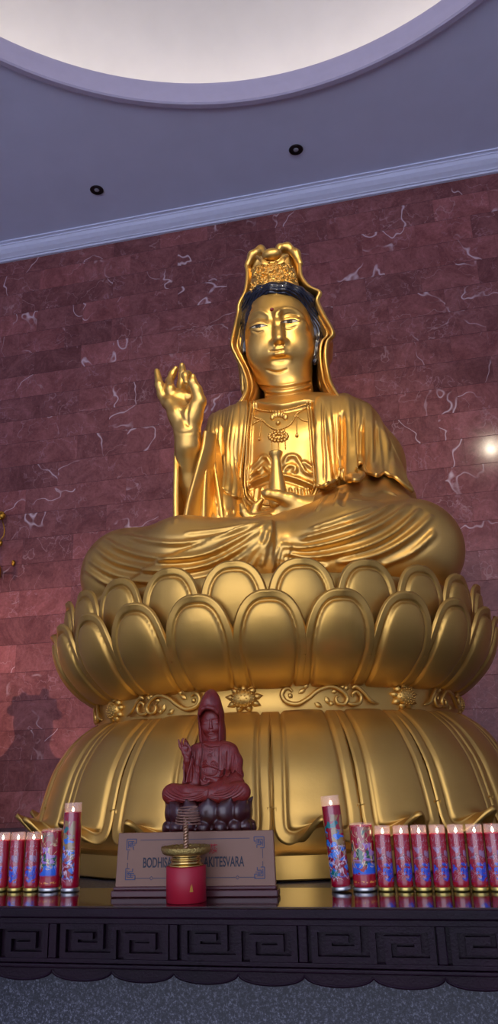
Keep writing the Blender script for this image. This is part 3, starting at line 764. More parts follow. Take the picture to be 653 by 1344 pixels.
ROBE.obj('robe', GOLD, ST)
# --- sheets of cloth: the veil and the hanging sleeve
def sheet(name, rows, mat, parent, nu=40, nv=60, thick=0.016, folds=None, split=None):
    """rows: lists of control points across; smooth surface through them"""
    R_ = [np.array(catmull(r, max(2, nu//(len(r)-1)))) for r in rows]
    R_ = np.array(R_); V = []
    k = max(2, nv//(len(rows)-1))
    cols = [catmull(list(R_[:, i]), k) for i in range(R_.shape[1])]
    G = np.array(cols).transpose(1, 0, 2)          # v, u, 3
    if folds is not None: G = folds(G)
    nv_, nu_ = G.shape[:2]; P = G.reshape(-1, 3)
    F = [(j*nu_+i, j*nu_+i+1, (j+1)*nu_+i+1, (j+1)*nu_+i) for j in range(nv_-1) for i in range(nu_-1)]
    o = mesh_obj(name, P, F, mat, parent)
    s = o.modifiers.new('thickness', 'SOLIDIFY'); s.thickness = thick; s.offset = 0
    sb = o.modifiers.new('soft', 'SUBSURF'); sb.levels = 1; sb.render_levels = 1
    return o
VR = [((336, 329), (386, 328), .50, .70), ((323, 345), (394, 346), .50, .74), ((323.5, 360), (396, 362), .49, .80), ((321, 382), (406, 376), .48, .86), ((312.5, 400), (421, 384), .47, .90),
      ((311, 412), (418, 396), .48, .92), ((307, 430), (427, 415), .46, .93), ((302.5, 453), (438.5, 438), .44, .93), ((308, 468), (431, 450), .46, .92), ((317, 486), (429, 470), .47, .90),
      ((322, 505), (433, 496), .46, .88), ((319, 520), (439, 511), .43, .84), ((308, 537), (447, 524), .40, .80)]
def veil_rows(VR, inset=0.0, dy=0.0, curl=1.0):
    rows = []
    for (pl, pr, ye, yb) in VR:
        L = np.array(H(pl[0]+inset, pl[1], ye+dy)); R_ = np.array(H(pr[0]-inset, pr[1], ye+dy)); C = (L+R_)/2; hw = (R_[0]-L[0])/2; yy = Y0+yb
        c = curl
        rows.append([L+(0.028*c, 0.022, 0), L+(0.012*c, -0.012, 0), L, L+(0.030, 0.055, 0), L+(0.035, 0.16, 0), (C[0]-hw*0.72, yy-0.06, C[2]), (C[0], yy, C[2]),
                     (C[0]+hw*0.72, yy-0.06, C[2]), R_+(-0.035, 0.16, 0), R_+(-0.030, 0.055, 0), R_, R_+(-0.012*c, -0.012, 0), R_+(-0.028*c, 0.022, 0)])
    return rows
def vf(G):
    G = G.copy(); nv, nu = G.shape[:2]; u = np.linspace(-1, 1, nu)[None, :]; v = np.linspace(0, 1, nv)[:, None]
    G[:, :, 1] += 0.012*np.sin(u*26+v*3)*np.clip((np.abs(u)-0.35)*2, 0, 1)*np.clip(v*2-0.3, 0, 1)
    return G
sheet('veil', veil_rows(VR), GOLD, ST, 72, 72, 0.016, vf)
sheet('veil_lining', veil_rows(VR[6:], 8.0, 0.06, 0.6), GOLD, ST, 60, 40, 0.012)
# the closed top of the veil with its two curled lobes, the crown plate and its disc
F = Field(SX(-0.30, 0.35, 3.15), SX(0.36, 0.95, 3.84), 0.006)
F.chain([H(324, 349, .50), H(331, 335, .49), H(342, 327, .48), H(347, 332, .45)], [0.022, 0.030, 0.026, 0.014], 0.03)
F.chain([H(364, 332, .45), H(367, 325, .47), H(377, 324, .49), H(388, 333, .50), H(393.5, 346, .50)], [0.014, 0.024, 0.028, 0.030, 0.022], 0.03)
F.chain([H(337, 337, .42), H(346, 344, .35), H(357, 346.5, .32), H(369, 342.5, .35), H(377, 335, .42)], [0.012, 0.016, 0.017, 0.016, 0.012], 0.02)
F.ell(H(358, 349, .62), (0.165, 0.13, 0.11), 0.05)
F.ell(H(360, 365, .66), (0.20, 0.15, 0.16), 0.06)
P, Q = F.mesh(); P = relax(P, Q, 1); mesh_obj('veil_top', P, Q, GOLD, ST)
F = Field(SX(-0.15, 0.25, 3.35), SX(0.25, 0.6, 3.8), 0.005); F.ell(H(356.5, 334.5, .36), (0.072, 0.050, 0.045), 0.0); P, Q = F.mesh(); mesh_obj('crown_disc', P, Q, GOLD, ST)
def crown_plate():
    nu, nv = 150, 120; V = []
    TL, TR, BL, BR = H(330, 356, .44), H(386, 350, .44), H(326, 389, .42), H(394, 383, .42)
    rnd = random.Random(5)
    cs = [(rnd.uniform(-1, 1), rnd.uniform(0, 1), rnd.uniform(0.035, 0.075), rnd.random()) for _ in range(170)]
    for j in range(nv):
        v = j/(nv-1)
        for i in range(nu):
            u = -1+2*i/(nu-1); t = (u+1)/2
            p = [(TL[k]*(1-t)+TR[k]*t)*(1-v)+(BL[k]*(1-t)+BR[k]*t)*v for k in range(3)]
            p[1] -= 0.11*math.sqrt(max(0, 1-(u*0.97)**2))-0.04
            h = 0.0
            for (cu, cv, cr, ty) in cs:
                d = math.hypot((u-cu)*0.62, v-cv)
                if d < cr*1.7:
                    if ty < 0.5: h += 0.016*math.exp(-((d-cr*0.9)/(cr*0.28))**2)
                    else: h += 0.020*math.exp(-(d/(cr*0.55))**2)
            # seated figure at the centre
            d = math.hypot(u/0.20, (v-0.62)/0.22); h += 0.026*max(0, 1-d*d) if d < 1 else 0
            d = math.hypot(u/0.10, (v-0.34)/0.10); h += 0.030*max(0, 1-d*d) if d < 1 else 0
            d = math.hypot(u*0.62, v-0.50); h += 0.014*math.exp(-((d-0.30)/0.02)**2)
            h = min(h*0.55, 0.020); p[1] -= h; V.append(p)
    F_ = [(j*nu+i, (j+1)*nu+i, (j+1)*nu+i+1, j*nu+i+1) for j in range(nv-1) for i in range(nu-1)]
    o = mesh_obj('crown_plate', V, F_, GOLD, ST); s = o.modifiers.new('thickness', 'SOLIDIFY'); s.thickness = 0.03; s.offset = -1
crown_plate()
# --- cloak panels: heavy cloth hanging from the shoulders with rippling hems
F = Field(SX(-0.75, 0.0, 1.10), SX(0.95, 1.0, 2.50), 0.014)      # the trunk alone, over which the left panel hangs
F.cap(SX(0.05, 0.53, 1.15), SX(0.065, 0.56, 1.98), 0.41, 0.40, 0.08, flat=((0, 1, 0), 0.80))
F.cap(SX(-0.20, 0.58, 2.10), SX(0.33, 0.58, 2.10), 0.27, 0.27, 0.10); F.cap(SX(-0.10, 0.60, 2.20), SX(0.24, 0.60, 2.20), 0.24, 0.24, 0.10)
F.chain([SX(-0.34, 0.58, 2.13), SX(-0.46, 0.50, 1.86), SX(-0.44, 0.34, 1.60), SX(-0.40, 0.30, 1.30)], [0.235, 0.20, 0.17, 0.17], 0.10)
TRUNK = Sculpt(*F.mesh())
def robe_at(x, y, toward):
    if toward[0] < 360:
        for k in range(40):
            h = TRUNK.hit(x, y)
            if h: return h
            x += (toward[0]-x)*0.03; y += (toward[1]-y)*0.03
    for k in range(40):
        h = ROBE.hit(x, y)
        if h and abs(h[0][1]-(Y0+0.35)) < 0.75: return h
        x += (toward[0]-x)*0.03; y += (toward[1]-y)*0.03
    return h
def panel(name, top, hem, hh, off, toward, nu=150, nv=70, slots=()):
    T = np.array(catmull(top, 24)); B = np.array(catmull(hem, 14)); Hh = np.interp(np.linspace(0, len(hem)-1, nu), range(len(hem)), hh)
    rs = lambda C: np.array([[np.interp(t*(len(C)-1), range(len(C)), C[:, k]) for k in range(2)] for t in np.linspace(0, 1, nu)])
    T, B = rs(T), rs(B); V = []
    ker = np.array([1, 3, 5, 3, 1.])/13; Hh = np.convolve(np.pad(Hh, 2, 'edge'), ker, 'valid')
    for j in range(nv):
        v = j/(nv-1)
        for i in range(nu):
            u = i/(nu-1); w_ = v**0.85; x, y = T[i]*(1-w_)+B[i]*w_
            h = robe_at(x, y, toward); amp = 0.30+0.70*min(1, v*1.3)
            d = off*min(1, 0.35+v*3)+Hh[i]*amp+0.0035*math.sin(u*75+v*2)*min(1, v*3)
            for (sx_, y0_, y1_, w2, dp) in slots:
                t = np.clip(min(y-y0_, y1_-y)/8.0, 0, 1); d -= dp*t*math.exp(-((x-sx_)/w2)**2)
            d += 0.010*math.exp(-((1-v)/0.018)**2)
            n_ = h[1]; n_ = Vector((n_[0]*0.5, min(n_[1], -0.3), n_[2]*0.35)).normalized(); V.append(h[0]+n_*d)
    V = np.array([tuple(a) for a in V]).reshape(nv, nu, 3)
    for _ in range(2):
        W2 = V.copy(); W2[1:-1, 1:-1] = 0.5*V[1:-1, 1:-1]+0.125*(V[:-2, 1:-1]+V[2:, 1:-1]+V[1:-1, :-2]+V[1:-1, 2:]); V = W2
    F_ = [(j*nu+i, (j+1)*nu+i, (j+1)*nu+i+1, j*nu+i+1) for j in range(nv-1) for i in range(nu-1)]
    o = mesh_obj(name, V.reshape(-1, 3), F_, GOLD, ST); s = o.modifiers.new('thickness', 'SOLIDIFY'); s.thickness = 0.022; s.offset = -1
    return o
panel('cloak_panel', [(413, 525), (424, 520), (436, 518.5), (448, 519), (460, 521.5), (472, 526), (483, 533), (492, 542), (500, 554)],
      [(418, 640), (425, 648), (434, 646), (441, 640), (446, 630), (446, 620), (450, 616), (456, 620), (457, 632), (463, 641), (471, 640), (475, 630), (470, 618), (472, 610), (478, 611), (482, 622), (487, 632), (494, 634), (500, 627), (505, 624), (515, 632), (527, 641), (537, 648)],
      [.012, .040, .050, .034, .012, .0, -.004, .004, .020, .048, .050, .026, .004, .0, -.002, .014, .034, .040, .016, .008, .022, .016, .004], 0.030, (440, 600),
      slots=((449, 543, 606, 2.6, 0.030), (473, 560, 606, 3.0, 0.018), (423.5, 530, 640, 1.6, 0.014), (492, 560, 620, 2.5, 0.014), (510, 585, 636, 2.5, 0.012)))
panel('cloak_panel', [(327, 528), (317, 530), (307, 533), (297, 537), (287, 544), (278, 553)],
      [(321, 654), (313, 657), (309, 661), (303, 662), (296, 658), (291, 652), (289, 645), (293, 638), (292, 632), (287, 630), (283, 634), (280, 640), (274, 634), (270, 620)],
      [.006, .008, .034, .048, .046, .034, .014, .0, -.004, .0, .016, .036, .036, .02], 0.030, (310, 600),
      slots=((296, 562, 606, 2.4, 0.028), (316, 535, 655, 1.4, 0.016), (286, 570, 625, 2.0, 0.014)))
# the inner robe's edge band, a long U round the bare chest
for off_, r_ in ((0, 0.0105), (4.6, 0.0085)):
    ub = [(329+off_*0.9, 527), (324+off_, 560), (322+off_, 600), (320.5+off_, 638), (326+off_*0.8, 656-off_*0.6), (345, 666.5-off_), (392-off_*0.2, 664-off_), (411-off_*0.8, 652-off_*0.6), (417.5-off_, 634), (414.5-off_, 600), (411-off_, 560), (407-off_*0.9, 527)]
    pts = []
    for x, y in catmull(ub, 10):
        h = ROBE.hit(x, y)
        if h and h[0][1] < Y0+0.55 and (not pts or (h[0]-pts[-1]).length < 0.12): pts.append(h[0]+h[1]*0.006)
    MB().tube(pts, r_, 8).obj('robe_edge', GOLD, ST)
# --- hair
HAIR = M('blue_black_hair'); HAIR.set(Base_Color=lin((12, 13, 26)), Roughness=0.22, Coat_Weight=0.3)
def hy(px): return 0.345+0.215*((px-364)/50.0)**2
F = Field(SX(-0.32, 0.22, 2.55), SX(0.44, 1.0, 3.42), 0.005)
hp = [(320, 462), (319, 445), (318.5, 425), (321, 406), (329, 393), (342, 384.5), (357, 381), (373, 381), (390, 386), (403, 396), (411, 410), (415, 430), (415.5, 452), (413, 476)]
hr = [0.020, 0.030, 0.038, 0.046, 0.050, 0.052, 0.054, 0.054, 0.054, 0.056, 0.056, 0.054, 0.044, 0.022]
F.chain([H(x, y, hy(x)+0.02) for x, y in hp], hr, 0.02)
F.ell(hd(0, 0.08, -0.06), (0.285, 0.285, 0.33), 0.03, 'add', HROT)
F.ell(hd(0, -0.03, 0.12), (0.250, 0.22, 0.285), 0.015, 'sub', HROT)
P, Q = F.mesh(); P = relax(P, Q, 1); N = normals(P, Q)
hc = np.array(H(364, 445, 0.5)); a_ = np.arctan2(P[:, 0]-hc[0], P[:, 2]-hc[2]); rr_ = np.hypot(P[:, 0]-hc[0], P[:, 2]-hc[2])
P = P+N*(0.0022*np.sin(rr_*330+2.5*np.sin(a_*8))+0.0012*np.sin(a_*13+rr_*60))[:, None]
mesh_obj('hair', P, Q, HAIR.m, ST)
# --- painted eyes, the mark on the forehead
EYEW = simple('eye_white', (196, 186, 160), 0.3, coat=0.5); EYEB = simple('eye_dark', (14, 12, 14), 0.25, coat=0.5); RED = simple('red_mark', (120, 14, 14), 0.3, coat=0.5)
LINE = simple('dark_lash_line', (70, 42, 14), 0.4)
def patch(name, up, lo, mat, off=0.003, surf=HEAD, nu=14, nv=5):
    U = catmull(up, 6); L = catmull(lo, 6); U = [U[int(round(i*(len(U)-1)/nu))] for i in range(nu+1)]; L = [L[int(round(i*(len(L)-1)/nu))] for i in range(nu+1)]
    V = []
    for j in range(nv+1):
        for i in range(nu+1):
            q = U[i]*(1-j/nv)+L[i]*(j/nv); h = surf.hit(q[0], q[1]); V.append(h[0]+h[1]*off)
    F_ = [(j*(nu+1)+i, (j+1)*(nu+1)+i, (j+1)*(nu+1)+i+1, j*(nu+1)+i+1) for j in range(nv) for i in range(nu)]
    o = mesh_obj(name, [tuple(v) for v in V], F_, mat, ST); s = o.modifiers.new('thickness', 'SOLIDIFY'); s.thickness = off*1.5; s.offset = -1; return o
patch('eye', [(328, 430.6), (335, 427.6), (343, 426.2), (350, 427.8)], [(328, 430.6), (335, 430.4), (343, 429.3), (350, 427.8)], EYEW)
patch('iris', [(335.0, 427.5), (338.5, 426.9), (342, 426.3)], [(335.4, 430.3), (338.5, 430.0), (342, 429.4)], EYEB, 0.0055)
patch('lash_line', [(327, 430.8), (334.5, 427.1), (343, 425.5), (351, 427.5)], [(328, 431.0), (335, 428.0), (343, 426.5), (350.5, 428.0)], LINE, 0.006, nv=2)
patch('eye', [(368, 423.0), (376, 420.8), (385.5, 420.0), (392, 421.6)], [(368, 423.0), (376, 424.1), (385.5, 423.5), (392, 421.6)], EYEW)
patch('iris', [(376, 420.7), (380, 420.3), (383.5, 420.1)], [(376.3, 424.0), (380, 424.1), (383.2, 423.7)], EYEB, 0.0055)
patch('lash_line', [(367, 422.8), (376, 420.2), (385.5, 419.4), (393, 421.3)], [(368, 423.2), (376, 421.2), (385.5, 420.4), (392.3, 421.9)], LINE, 0.006, nv=2)
h = HEAD.hit(356.5, 406.3); MB().sphere(h[0], 0.014, 16, 10).obj('forehead_mark', RED, ST)
# --- necklace lying on the chest
def on_chest(pix, r, n=5, beads=True, off=0.004):
    q = catmull(pix, n) if len(pix) > 2 else [np.array(pix[0], float)*(1-t)+np.array(pix[1], float)*t for t in np.linspace(0, 1, 7)]
    pts = []
    for x, y in q:
        h = ROBE.hit(x, y) or HEAD.hit(x, y)
        if h: pts.append(h[0]+h[1]*off)
    m_ = MB().tube(pts, r*0.7, 6)
    if beads:
        L = 0; last = pts[0]; m_.sphere(last, r, 8, 6)
        for a, b in zip(pts[:-1], pts[1:]):
            n_ = max(1, int((b-a).length/(r*2.1)))
            for k in range(1, n_+1): m_.sphere(a.lerp(b, k/n_), r, 8, 6)
    return m_
nk = MB()
for pix, r in (([(329, 534), (345, 539.5), (362, 540), (382, 536.5), (404, 530)], 0.0065), ([(328, 543), (335, 549), (343, 551), (352, 559), (362, 564), (372, 562), (382, 556), (388, 545), (396, 539), (405, 533)], 0.0075),
               ([(324, 560), (333, 556), (343, 551)], 0.0065), ([(388, 545), (397, 552), (409, 554)], 0.0065), ([(343, 551), (340.5, 575)], 0.005), ([(388, 545), (389.5, 570)], 0.005), ([(373, 562), (374.5, 589)], 0.005), ([(356, 580), (356.5, 592)], 0.005), ([(365, 580), (365.5, 592)], 0.005)):
    t = on_chest(pix, r); nk.add(t.v, t.f)
for x, y, r in ((340.5, 577, 0.011), (389.5, 572, 0.012), (365, 556, 0.016)):
    h = ROBE.hit(x, y); nk.sphere(h[0]+h[1]*0.006, r, 10, 8)
for k in range(7):                       # lotus pendant
    a = (k-3)*0.42; x = 366+math.sin(a)*9; y = 550-math.cos(a)*5
    h = ROBE.hit(x, y); nk.sphere(h[0]+h[1]*0.006, (0.018, 0.014, 0.024), 10, 8)
for k in range(16):                      # cloud pendant
    a = 2*PI*k/16; x = 365+math.cos(a)*11.5; y = 573+math.sin(a)*6.0; h = ROBE.hit(x, y); nk.sphere(h[0]+h[1]*0.004, (0.013, 0.011, 0.012), 8, 6)
for k in range(9):
    a = 2*PI*k/9; x = 365+math.cos(a)*6; y = 573+math.sin(a)*3; h = ROBE.hit(x, y); nk.sphere(h[0]+h[1]*0.006, (0.014, 0.010, 0.010), 8, 6)
nk.obj('necklace', GOLD, ST)
# --- vase held in the lap hand
vt = H(361.5, 594, -0.10); vb = H(360.5, 668, -0.10); hgt = vt[2]-vb[2]
vp = [(0.0, 0), (0.040, 0.0), (0.050, 0.02), (0.056, 0.06), (0.055, 0.10), (0.047, 0.16), (0.035, 0.23), (0.028, 0.285), (0.027, 0.31), (0.033, hgt-0.028), (0.040, hgt-0.010), (0.042, hgt), (0.036, hgt), (0.028, hgt-0.02), (0.0, hgt-0.022)]
MB().lathe((vt[0], vt[1], vb[2]), vp, 32, cap=False).obj('vase', GOLD, ST)
# --- hanging sleeve round the raised forearm
SR = [((232, 577), (268.5, 566), .02, .16), ((229.5, 598), (266, 585), .02, .24), ((229, 620), (259.5, 610), .00, .30), ((228.5, 645), (252, 637), -.01, .30), ((228.5, 668), (245.5, 662), -.02, .30), ((229, 694), (240, 694), -.03, .30)]
rows = []
for pl, pr, ye, yb in SR:
    L = np.array(H(pl[0], pl[1], ye)); R_ = np.array(H(pr[0], pr[1], ye-0.03)); X1 = L[0]; zz = (L[2]+R_[2])/2
    wid = 0.22
    rows.append([L+(0.022, 0.01, 0), L, L+(0.0, 0.05, 0), (X1+0.015, Y0+yb*0.6, zz), (X1+wid*0.5, Y0+yb, zz), (X1+wid*0.95, Y0+yb*0.8, zz), (X1+wid*1.05, Y0+yb*0.45, zz), R_+(0.05, 0.06, 0), R_+(0.012, 0.0, 0), R_, R_+(-0.012, 0.02, 0)])
sheet('hanging_sleeve', rows, GOLD, ST, 60, 48, 0.016)
# outer fall of the sleeve, from its mouth edge back to the body
rows = []
for pr, qr, ye in (((269, 566), (276, 572), .02), ((266.5, 585), (281, 592), .00), ((260, 610), (284, 615), -.02), ((252.5, 637), (288, 638), -.03), ((246, 662), (292, 662), -.04), ((240.5, 694), (296, 692), -.05)):
    A_ = np.array(H(pr[0], pr[1], ye)); B_ = np.array(H(qr[0], qr[1], ye+0.12))
    rows.append([A_+(-0.004, 0.03, 0), A_, A_*0.75+B_*0.25+(0, 0.02, 0), A_*0.5+B_*0.5+(0, -0.01, 0), A_*0.25+B_*0.75+(0, 0.02, 0), B_, B_+(0.02, 0.08, 0)])
def sf(G):
    G = G.copy(); nv, nu = G.shape[:2]; u = np.linspace(0, 1, nu)[None, :]; v = np.linspace(0, 1, nv)[:, None]
    G[:, :, 1] += 0.016*np.sin(u*PI*7)*np.clip(v*2.2, 0, 1); return G
sheet('sleeve_fall', rows, GOLD, ST, 60, 40, 0.014, sf)
# ------------------------------------------------------------------ altar table
TY = 2.483
LACQ = M('purple_black_lacquered_wood'); _v = LACQ.coord('Object')
_n = LACQ.noise(_v, 3.0, 4, 0.6); LACQ.link(LACQ.ramp(_n, [(0.3, lin((20, 9, 20))), (0.7, lin((34, 14, 28)))]), 'Base Color'); LACQ.set(Roughness=0.36, Coat_Weight=0.0, Specular_IOR_Level=0.14)
LACQ.bump(LACQ.noise(_v, 140.0, 4, 0.6), 0.4, 0.003)
TOPM = M('glass_topped_wood'); _v = TOPM.coord('Object')
TOPM.link(TOPM.ramp(TOPM.noise(_v, 2.0, 5), [(0.3, lin((30, 16, 18))), (0.7, lin((46, 24, 26)))]), 'Base Color'); TOPM.set(Roughness=0.13, Specular_IOR_Level=0.8, Coat_Weight=0.6, Coat_Roughness=0.05)
TB = empty('altar_table', (-0.6, TY, FLOOR+0.0))
tag(TB, 'long dark purple lacquered altar table with carved key-pattern frieze and scalloped apron', 'table')
TX0, TX1 = -3.2, 1.9
MB().box((TX0, TY, -0.424), (TX1, 2.90, TT)).obj('table_top', [LACQ.m], TB, smooth=False, bevel=0.006)
MB().box((TX0+0.02, TY+0.028, TT), (TX1-0.02, 2.895, TT+0.0012)).obj('glass_top', TOPM.m, TB, smooth=False)
# frieze: recessed ground with raised key pattern, stiles and rails
ZT, ZB = -0.432, -0.548; YG = TY+0.030; YR = TY+0.010
fb = MB().box((TX0+0.02, YG, ZB-0.03), (TX1-0.02, YG+0.03, -0.424)); fb.obj('frieze_ground', LACQ.m, TB, smooth=False)
rl = MB().box((TX0+0.02, YR-0.004, ZT-0.008), (TX1-0.02, YG+0.002, -0.424)).box((TX0+0.02, YR-0.004, ZB), (TX1-0.02, YG+0.002, ZB+0.012))
rl.obj('rail', LACQ.m, TB, smooth=False, bevel=0.002)
PER = 0.395; S0 = -0.824
def key_panel(x0):
    m_ = MB(); W_ = PER-0.030-0.022; H_ = (ZT-0.014)-(ZB+0.018); bw = 0.0185
    ux = W_/8.4; uz = H_/4.0
    def seg(a, b, first=False):
        (ax, az), (bx, bz) = a, b; e_ = bw/2
        dx_, dz_ = np.sign(bx-ax), np.sign(bz-az)
        p0 = np.array([x0+0.024+ax*ux, ZT-0.014-az*uz]); p1 = np.array([x0+0.024+bx*ux, ZT-0.014-bz*uz]); dd = np.array([dx_, -dz_])
        p0 = p0+dd*(e_ if not first else -e_); p1 = p1+dd*e_; nn = np.array([abs(dd[1]), abs(dd[0])])*e_
        lo = np.minimum(p0, p1)-nn; hi = np.maximum(p0, p1)+nn
        m_.box((lo[0], YR, lo[1]), (hi[0], YG+0.002, hi[1]))
    path = [(2.3, 1.36), (1.1, 1.36), (1.1, 2.64), (3.15, 2.64), (3.15, 0.05), (0.1, 0.05), (0.1, 3.95), (4.2, 3.95), (4.2, 0.05), (8.3, 0.05), (8.3, 3.95), (5.25, 3.95), (5.25, 1.36), (7.3, 1.36), (7.3, 2.64), (6.1, 2.64)]
    for q, (a, b) in enumerate(zip(path[:-1], path[1:])): seg(a, b, q == 0)
    return m_.obj('key_pattern', LACQ.m, TB, smooth=False)
def stile(x):
    return MB().box((x-0.013, YR-0.003, ZB+0.012), (x+0.013, YG+0.002, ZT-0.008)).obj('stile', LACQ.m, TB, smooth=False, bevel=0.003)
for k in range(-5, 7):
    x = S0+PER*k
    if TX0+0.05 < x < TX1-PER-0.02: key_panel(x+0.006)
    if TX0+0.05 < x < TX1-0.05: stile(x)
MB().box((TX0+0.01, TY+0.002, -0.562), (TX1-0.01, YG+0.02, ZB-0.002)).obj('moulding', LACQ.m, TB, smooth=False, bevel=0.004)
# scalloped apron with a rolled lip
def apron():
    V = []; F_ = []; per = PER/2; x = TX0+0.02; n = int((TX1-TX0-0.04)/0.004); lip = []
    for i in range(n+1):
        xx = TX0+0.02+(TX1-TX0-0.04)*i/n; t = ((xx-S0) % per)/per; zz = -0.566-0.030*math.sqrt(max(0, 1-(2*t-1)**2))**0.9
        lip.append((xx, TY+0.016, zz))
        V += [(xx, TY+0.016, -0.560), (xx, TY+0.016, zz), (xx, TY+0.038, zz), (xx, TY+0.038, -0.560)]
    for i in range(n):
        a = i*4; b = a+4
        F_ += [(a, a+1, b+1, b), (a+1, a+2, b+2, b+1), (a+2, a+3, b+3, b+2)]
    m_ = MB(); m_.add(V, F_); m_.tube(lip, 0.0042, 6); o = m_.obj('scalloped_apron', LACQ.m, TB, smooth=True); autosmooth(o, 40)
apron()
for x in (TX0+0.12, TX1-0.12):
    MB().box((x-0.06, TY+0.03, FLOOR), (x+0.06, TY+0.15, -0.57)).obj('leg', LACQ.m, TB, smooth=False, bevel=0.01)
    MB().box((x-0.06, 2.72, FLOOR), (x+0.06, 2.84, -0.42)).obj('leg', LACQ.m, TB, smooth=False, bevel=0.01)
# granite altar block behind and below the table, carrying the pedestal
o = MB().box((-3.9, 2.903, FLOOR), (2.3, WALLY-0.002, TT-0.0005)).obj('altar_block', GRANITE.m, smooth=False)
tag(o, 'dark speckled granite block behind and below the carved table, carrying the golden pedestal', 'altar')

# ------------------------------------------------------------------ glass candles
def glass_mat(name, col, rough=0.03, alpha=0.25):
    g = M(name); g.set(Base_Color=lin(col), Roughness=rough, Specular_IOR_Level=0.8, Alpha=alpha); return g.m
CLEAR = glass_mat('clear_glass', (255, 225, 215), alpha=0.12)
FLAME = M('candle_flame'); FLAME.set(Base_Color=(1, .8, .5, 1), Emission_Color=(1.0, 0.70, 0.42, 1), Emission_Strength=26.0)
WICK = simple('burnt_wick', (20, 16, 14), 0.9)
def wax_mat(name, rgb):
    g = M(name); g.set(Base_Color=lin(rgb), Roughness=0.45, Subsurface_Weight=0.3, Subsurface_Radius=(0.03, 0.006, 0.004), Subsurface_Scale=0.6); return g.m
WAX = wax_mat('red_wax', (225, 40, 45))
def label_mat(name, body, seed, kind):
    """red glass printed with clouds, figures and white brush characters (a print on the glass)"""
    g = M(name); v = g.coord('Object', loc=(seed, seed*1.7, 0)); g.set(Roughness=0.10, Coat_Weight=1.0, Coat_Roughness=0.03)
    sp = g.node('ShaderNodeSeparateXYZ'); tc = g.node('ShaderNodeTexCoord'); g.l.new(tc.outputs['Object'], sp.inputs[0]); z = sp.outputs['Z']
    def band(z0, z1, s=0.006):
        a = g.node('ShaderNodeMapRange'); g.l.new(z, a.inputs[0]); a.inputs[1].default_value = z0; a.inputs[2].default_value = z0+s
        b = g.node('ShaderNodeMapRange'); g.l.new(z, b.inputs[0]); b.inputs[1].default_value = z1; b.inputs[2].default_value = z1-s
        return g.math('MULTIPLY', a.outputs[0], b.outputs[0])
    def blobs(scale, th, sd, wid=0.02, stretch=1.0, det=2, dist=0.5):
        mp = g.node('ShaderNodeMapping'); mp.inputs['Location'].default_value = (sd, -sd, sd*2); mp.inputs['Scale'].default_value = (1, 1, stretch); g.l.new(v, mp.inputs['Vector'])
        n = g.noise(mp.outputs[0], scale, det, 0.5, dist); r = g.node('ShaderNodeMapRange'); g.l.new(n, r.inputs[0]); r.inputs[1].default_value = th; r.inputs[2].default_value = th+wid; return r.outputs[0]
    def strokes(scale, wid, sd, stretch=0.6):
        mp = g.node('ShaderNodeMapping'); mp.inputs['Location'].default_value = (sd, -sd, sd*2); mp.inputs['Scale'].default_value = (1, 1, stretch); g.l.new(v, mp.inputs['Vector'])
        n = g.noise(mp.outputs[0], scale, 2, 0.5, 1.0); d = g.math('ABSOLUTE', g.math('SUBTRACT', n, 0.5)); return g.math('SUBTRACT', 1.0, g.math('DIVIDE', d, wid), clamp=True)
    fr = g.node('ShaderNodeMapRange'); g.l.new(sp.outputs['Y'], fr.inputs[0]); fr.inputs[1].default_value = -0.004; fr.inputs[2].default_value = -0.012
    _band = band
    band = lambda a, b, s=0.006: g.math('MULTIPLY', _band(a, b, s), fr.outputs[0])
    c = lin(body)
    if kind == 'small':
        c = g.mix(g.math('MULTIPLY', band(0.095, 0.135), blobs(50, 0.49, 1)), c, lin((150, 110, 140)))
        c = g.mix(g.math('MULTIPLY', band(0.028, 0.088), blobs(46, 0.50, 4)), c, lin((30, 70, 190)))
        c = g.mix(g.math('MULTIPLY', g.math('MULTIPLY', band(0.030, 0.165), strokes(62, 0.022, 3)), 0.5), c, lin((214, 190, 200)))
        c = g.mix(g.math('MULTIPLY', g.math('MULTIPLY', band(0.030, 0.120), strokes(46, 0.025, 8)), 0.9), c, lin((36, 20, 40)))
    elif kind == 'wide':
        c = g.mix(g.math('MULTIPLY', band(0.075, 0.200), blobs(26, 0.54, 2, stretch=0.6)), c, lin((150, 90, 60)))
        c = g.mix(g.math('MULTIPLY', band(0.075, 0.190), blobs(30, 0.53, 5, stretch=0.6)), c, lin((24, 84, 60)))
        c = g.mix(g.math('MULTIPLY', band(0.090, 0.150), blobs(34, 0.56, 7)), c, lin((160, 110, 180)))
        c = g.mix(g.math('MULTIPLY', band(0.050, 0.090), blobs(34, 0.42, 9)), c, lin((28, 96, 205)))
        c = g.mix(g.math('MULTIPLY', g.math('MULTIPLY', band(0.070, 0.205), strokes(34, 0.022, 3)), 0.9), c, lin((230, 210, 150)))
        c = g.mix(g.math('MULTIPLY', band(0.026, 0.034, 0.002), blobs(120, 0.45, 3, det=0)), c, lin((225, 150, 70)))
    else:
        c = g.mix(g.math('MULTIPLY', band(0.100, 0.240), blobs(28, 0.50, 2, stretch=0.7)), c, lin((150, 120, 70)))
        c = g.mix(g.math('MULTIPLY', band(0.040, 0.220), blobs(32, 0.56, 5)), c, lin((20, 110, 110)))
        c = g.mix(g.math('MULTIPLY', band(0.040, 0.190), blobs(36, 0.545, 9, stretch=1.6)), c, lin((32, 110, 205)))
        c = g.mix(g.math('MULTIPLY', g.math('MULTIPLY', band(0.030, 0.150), strokes(40, 0.035, 3)), 0.9), c, lin((225, 205, 215)))
        c = g.mix(g.math('MULTIPLY', g.math('MULTIPLY', band(0.030, 0.150), strokes(36, 0.018, 6)), 0.9), c, lin((30, 20, 36)))
    g.link(c, 'Base Color'); return g.m
LAB_S = label_mat('printed_red_glass_small', (160, 8, 34), 0.0, 'small')
LAB_W = label_mat('printed_red_glass_wide', (160, 8, 34), 0.3, 'wide')
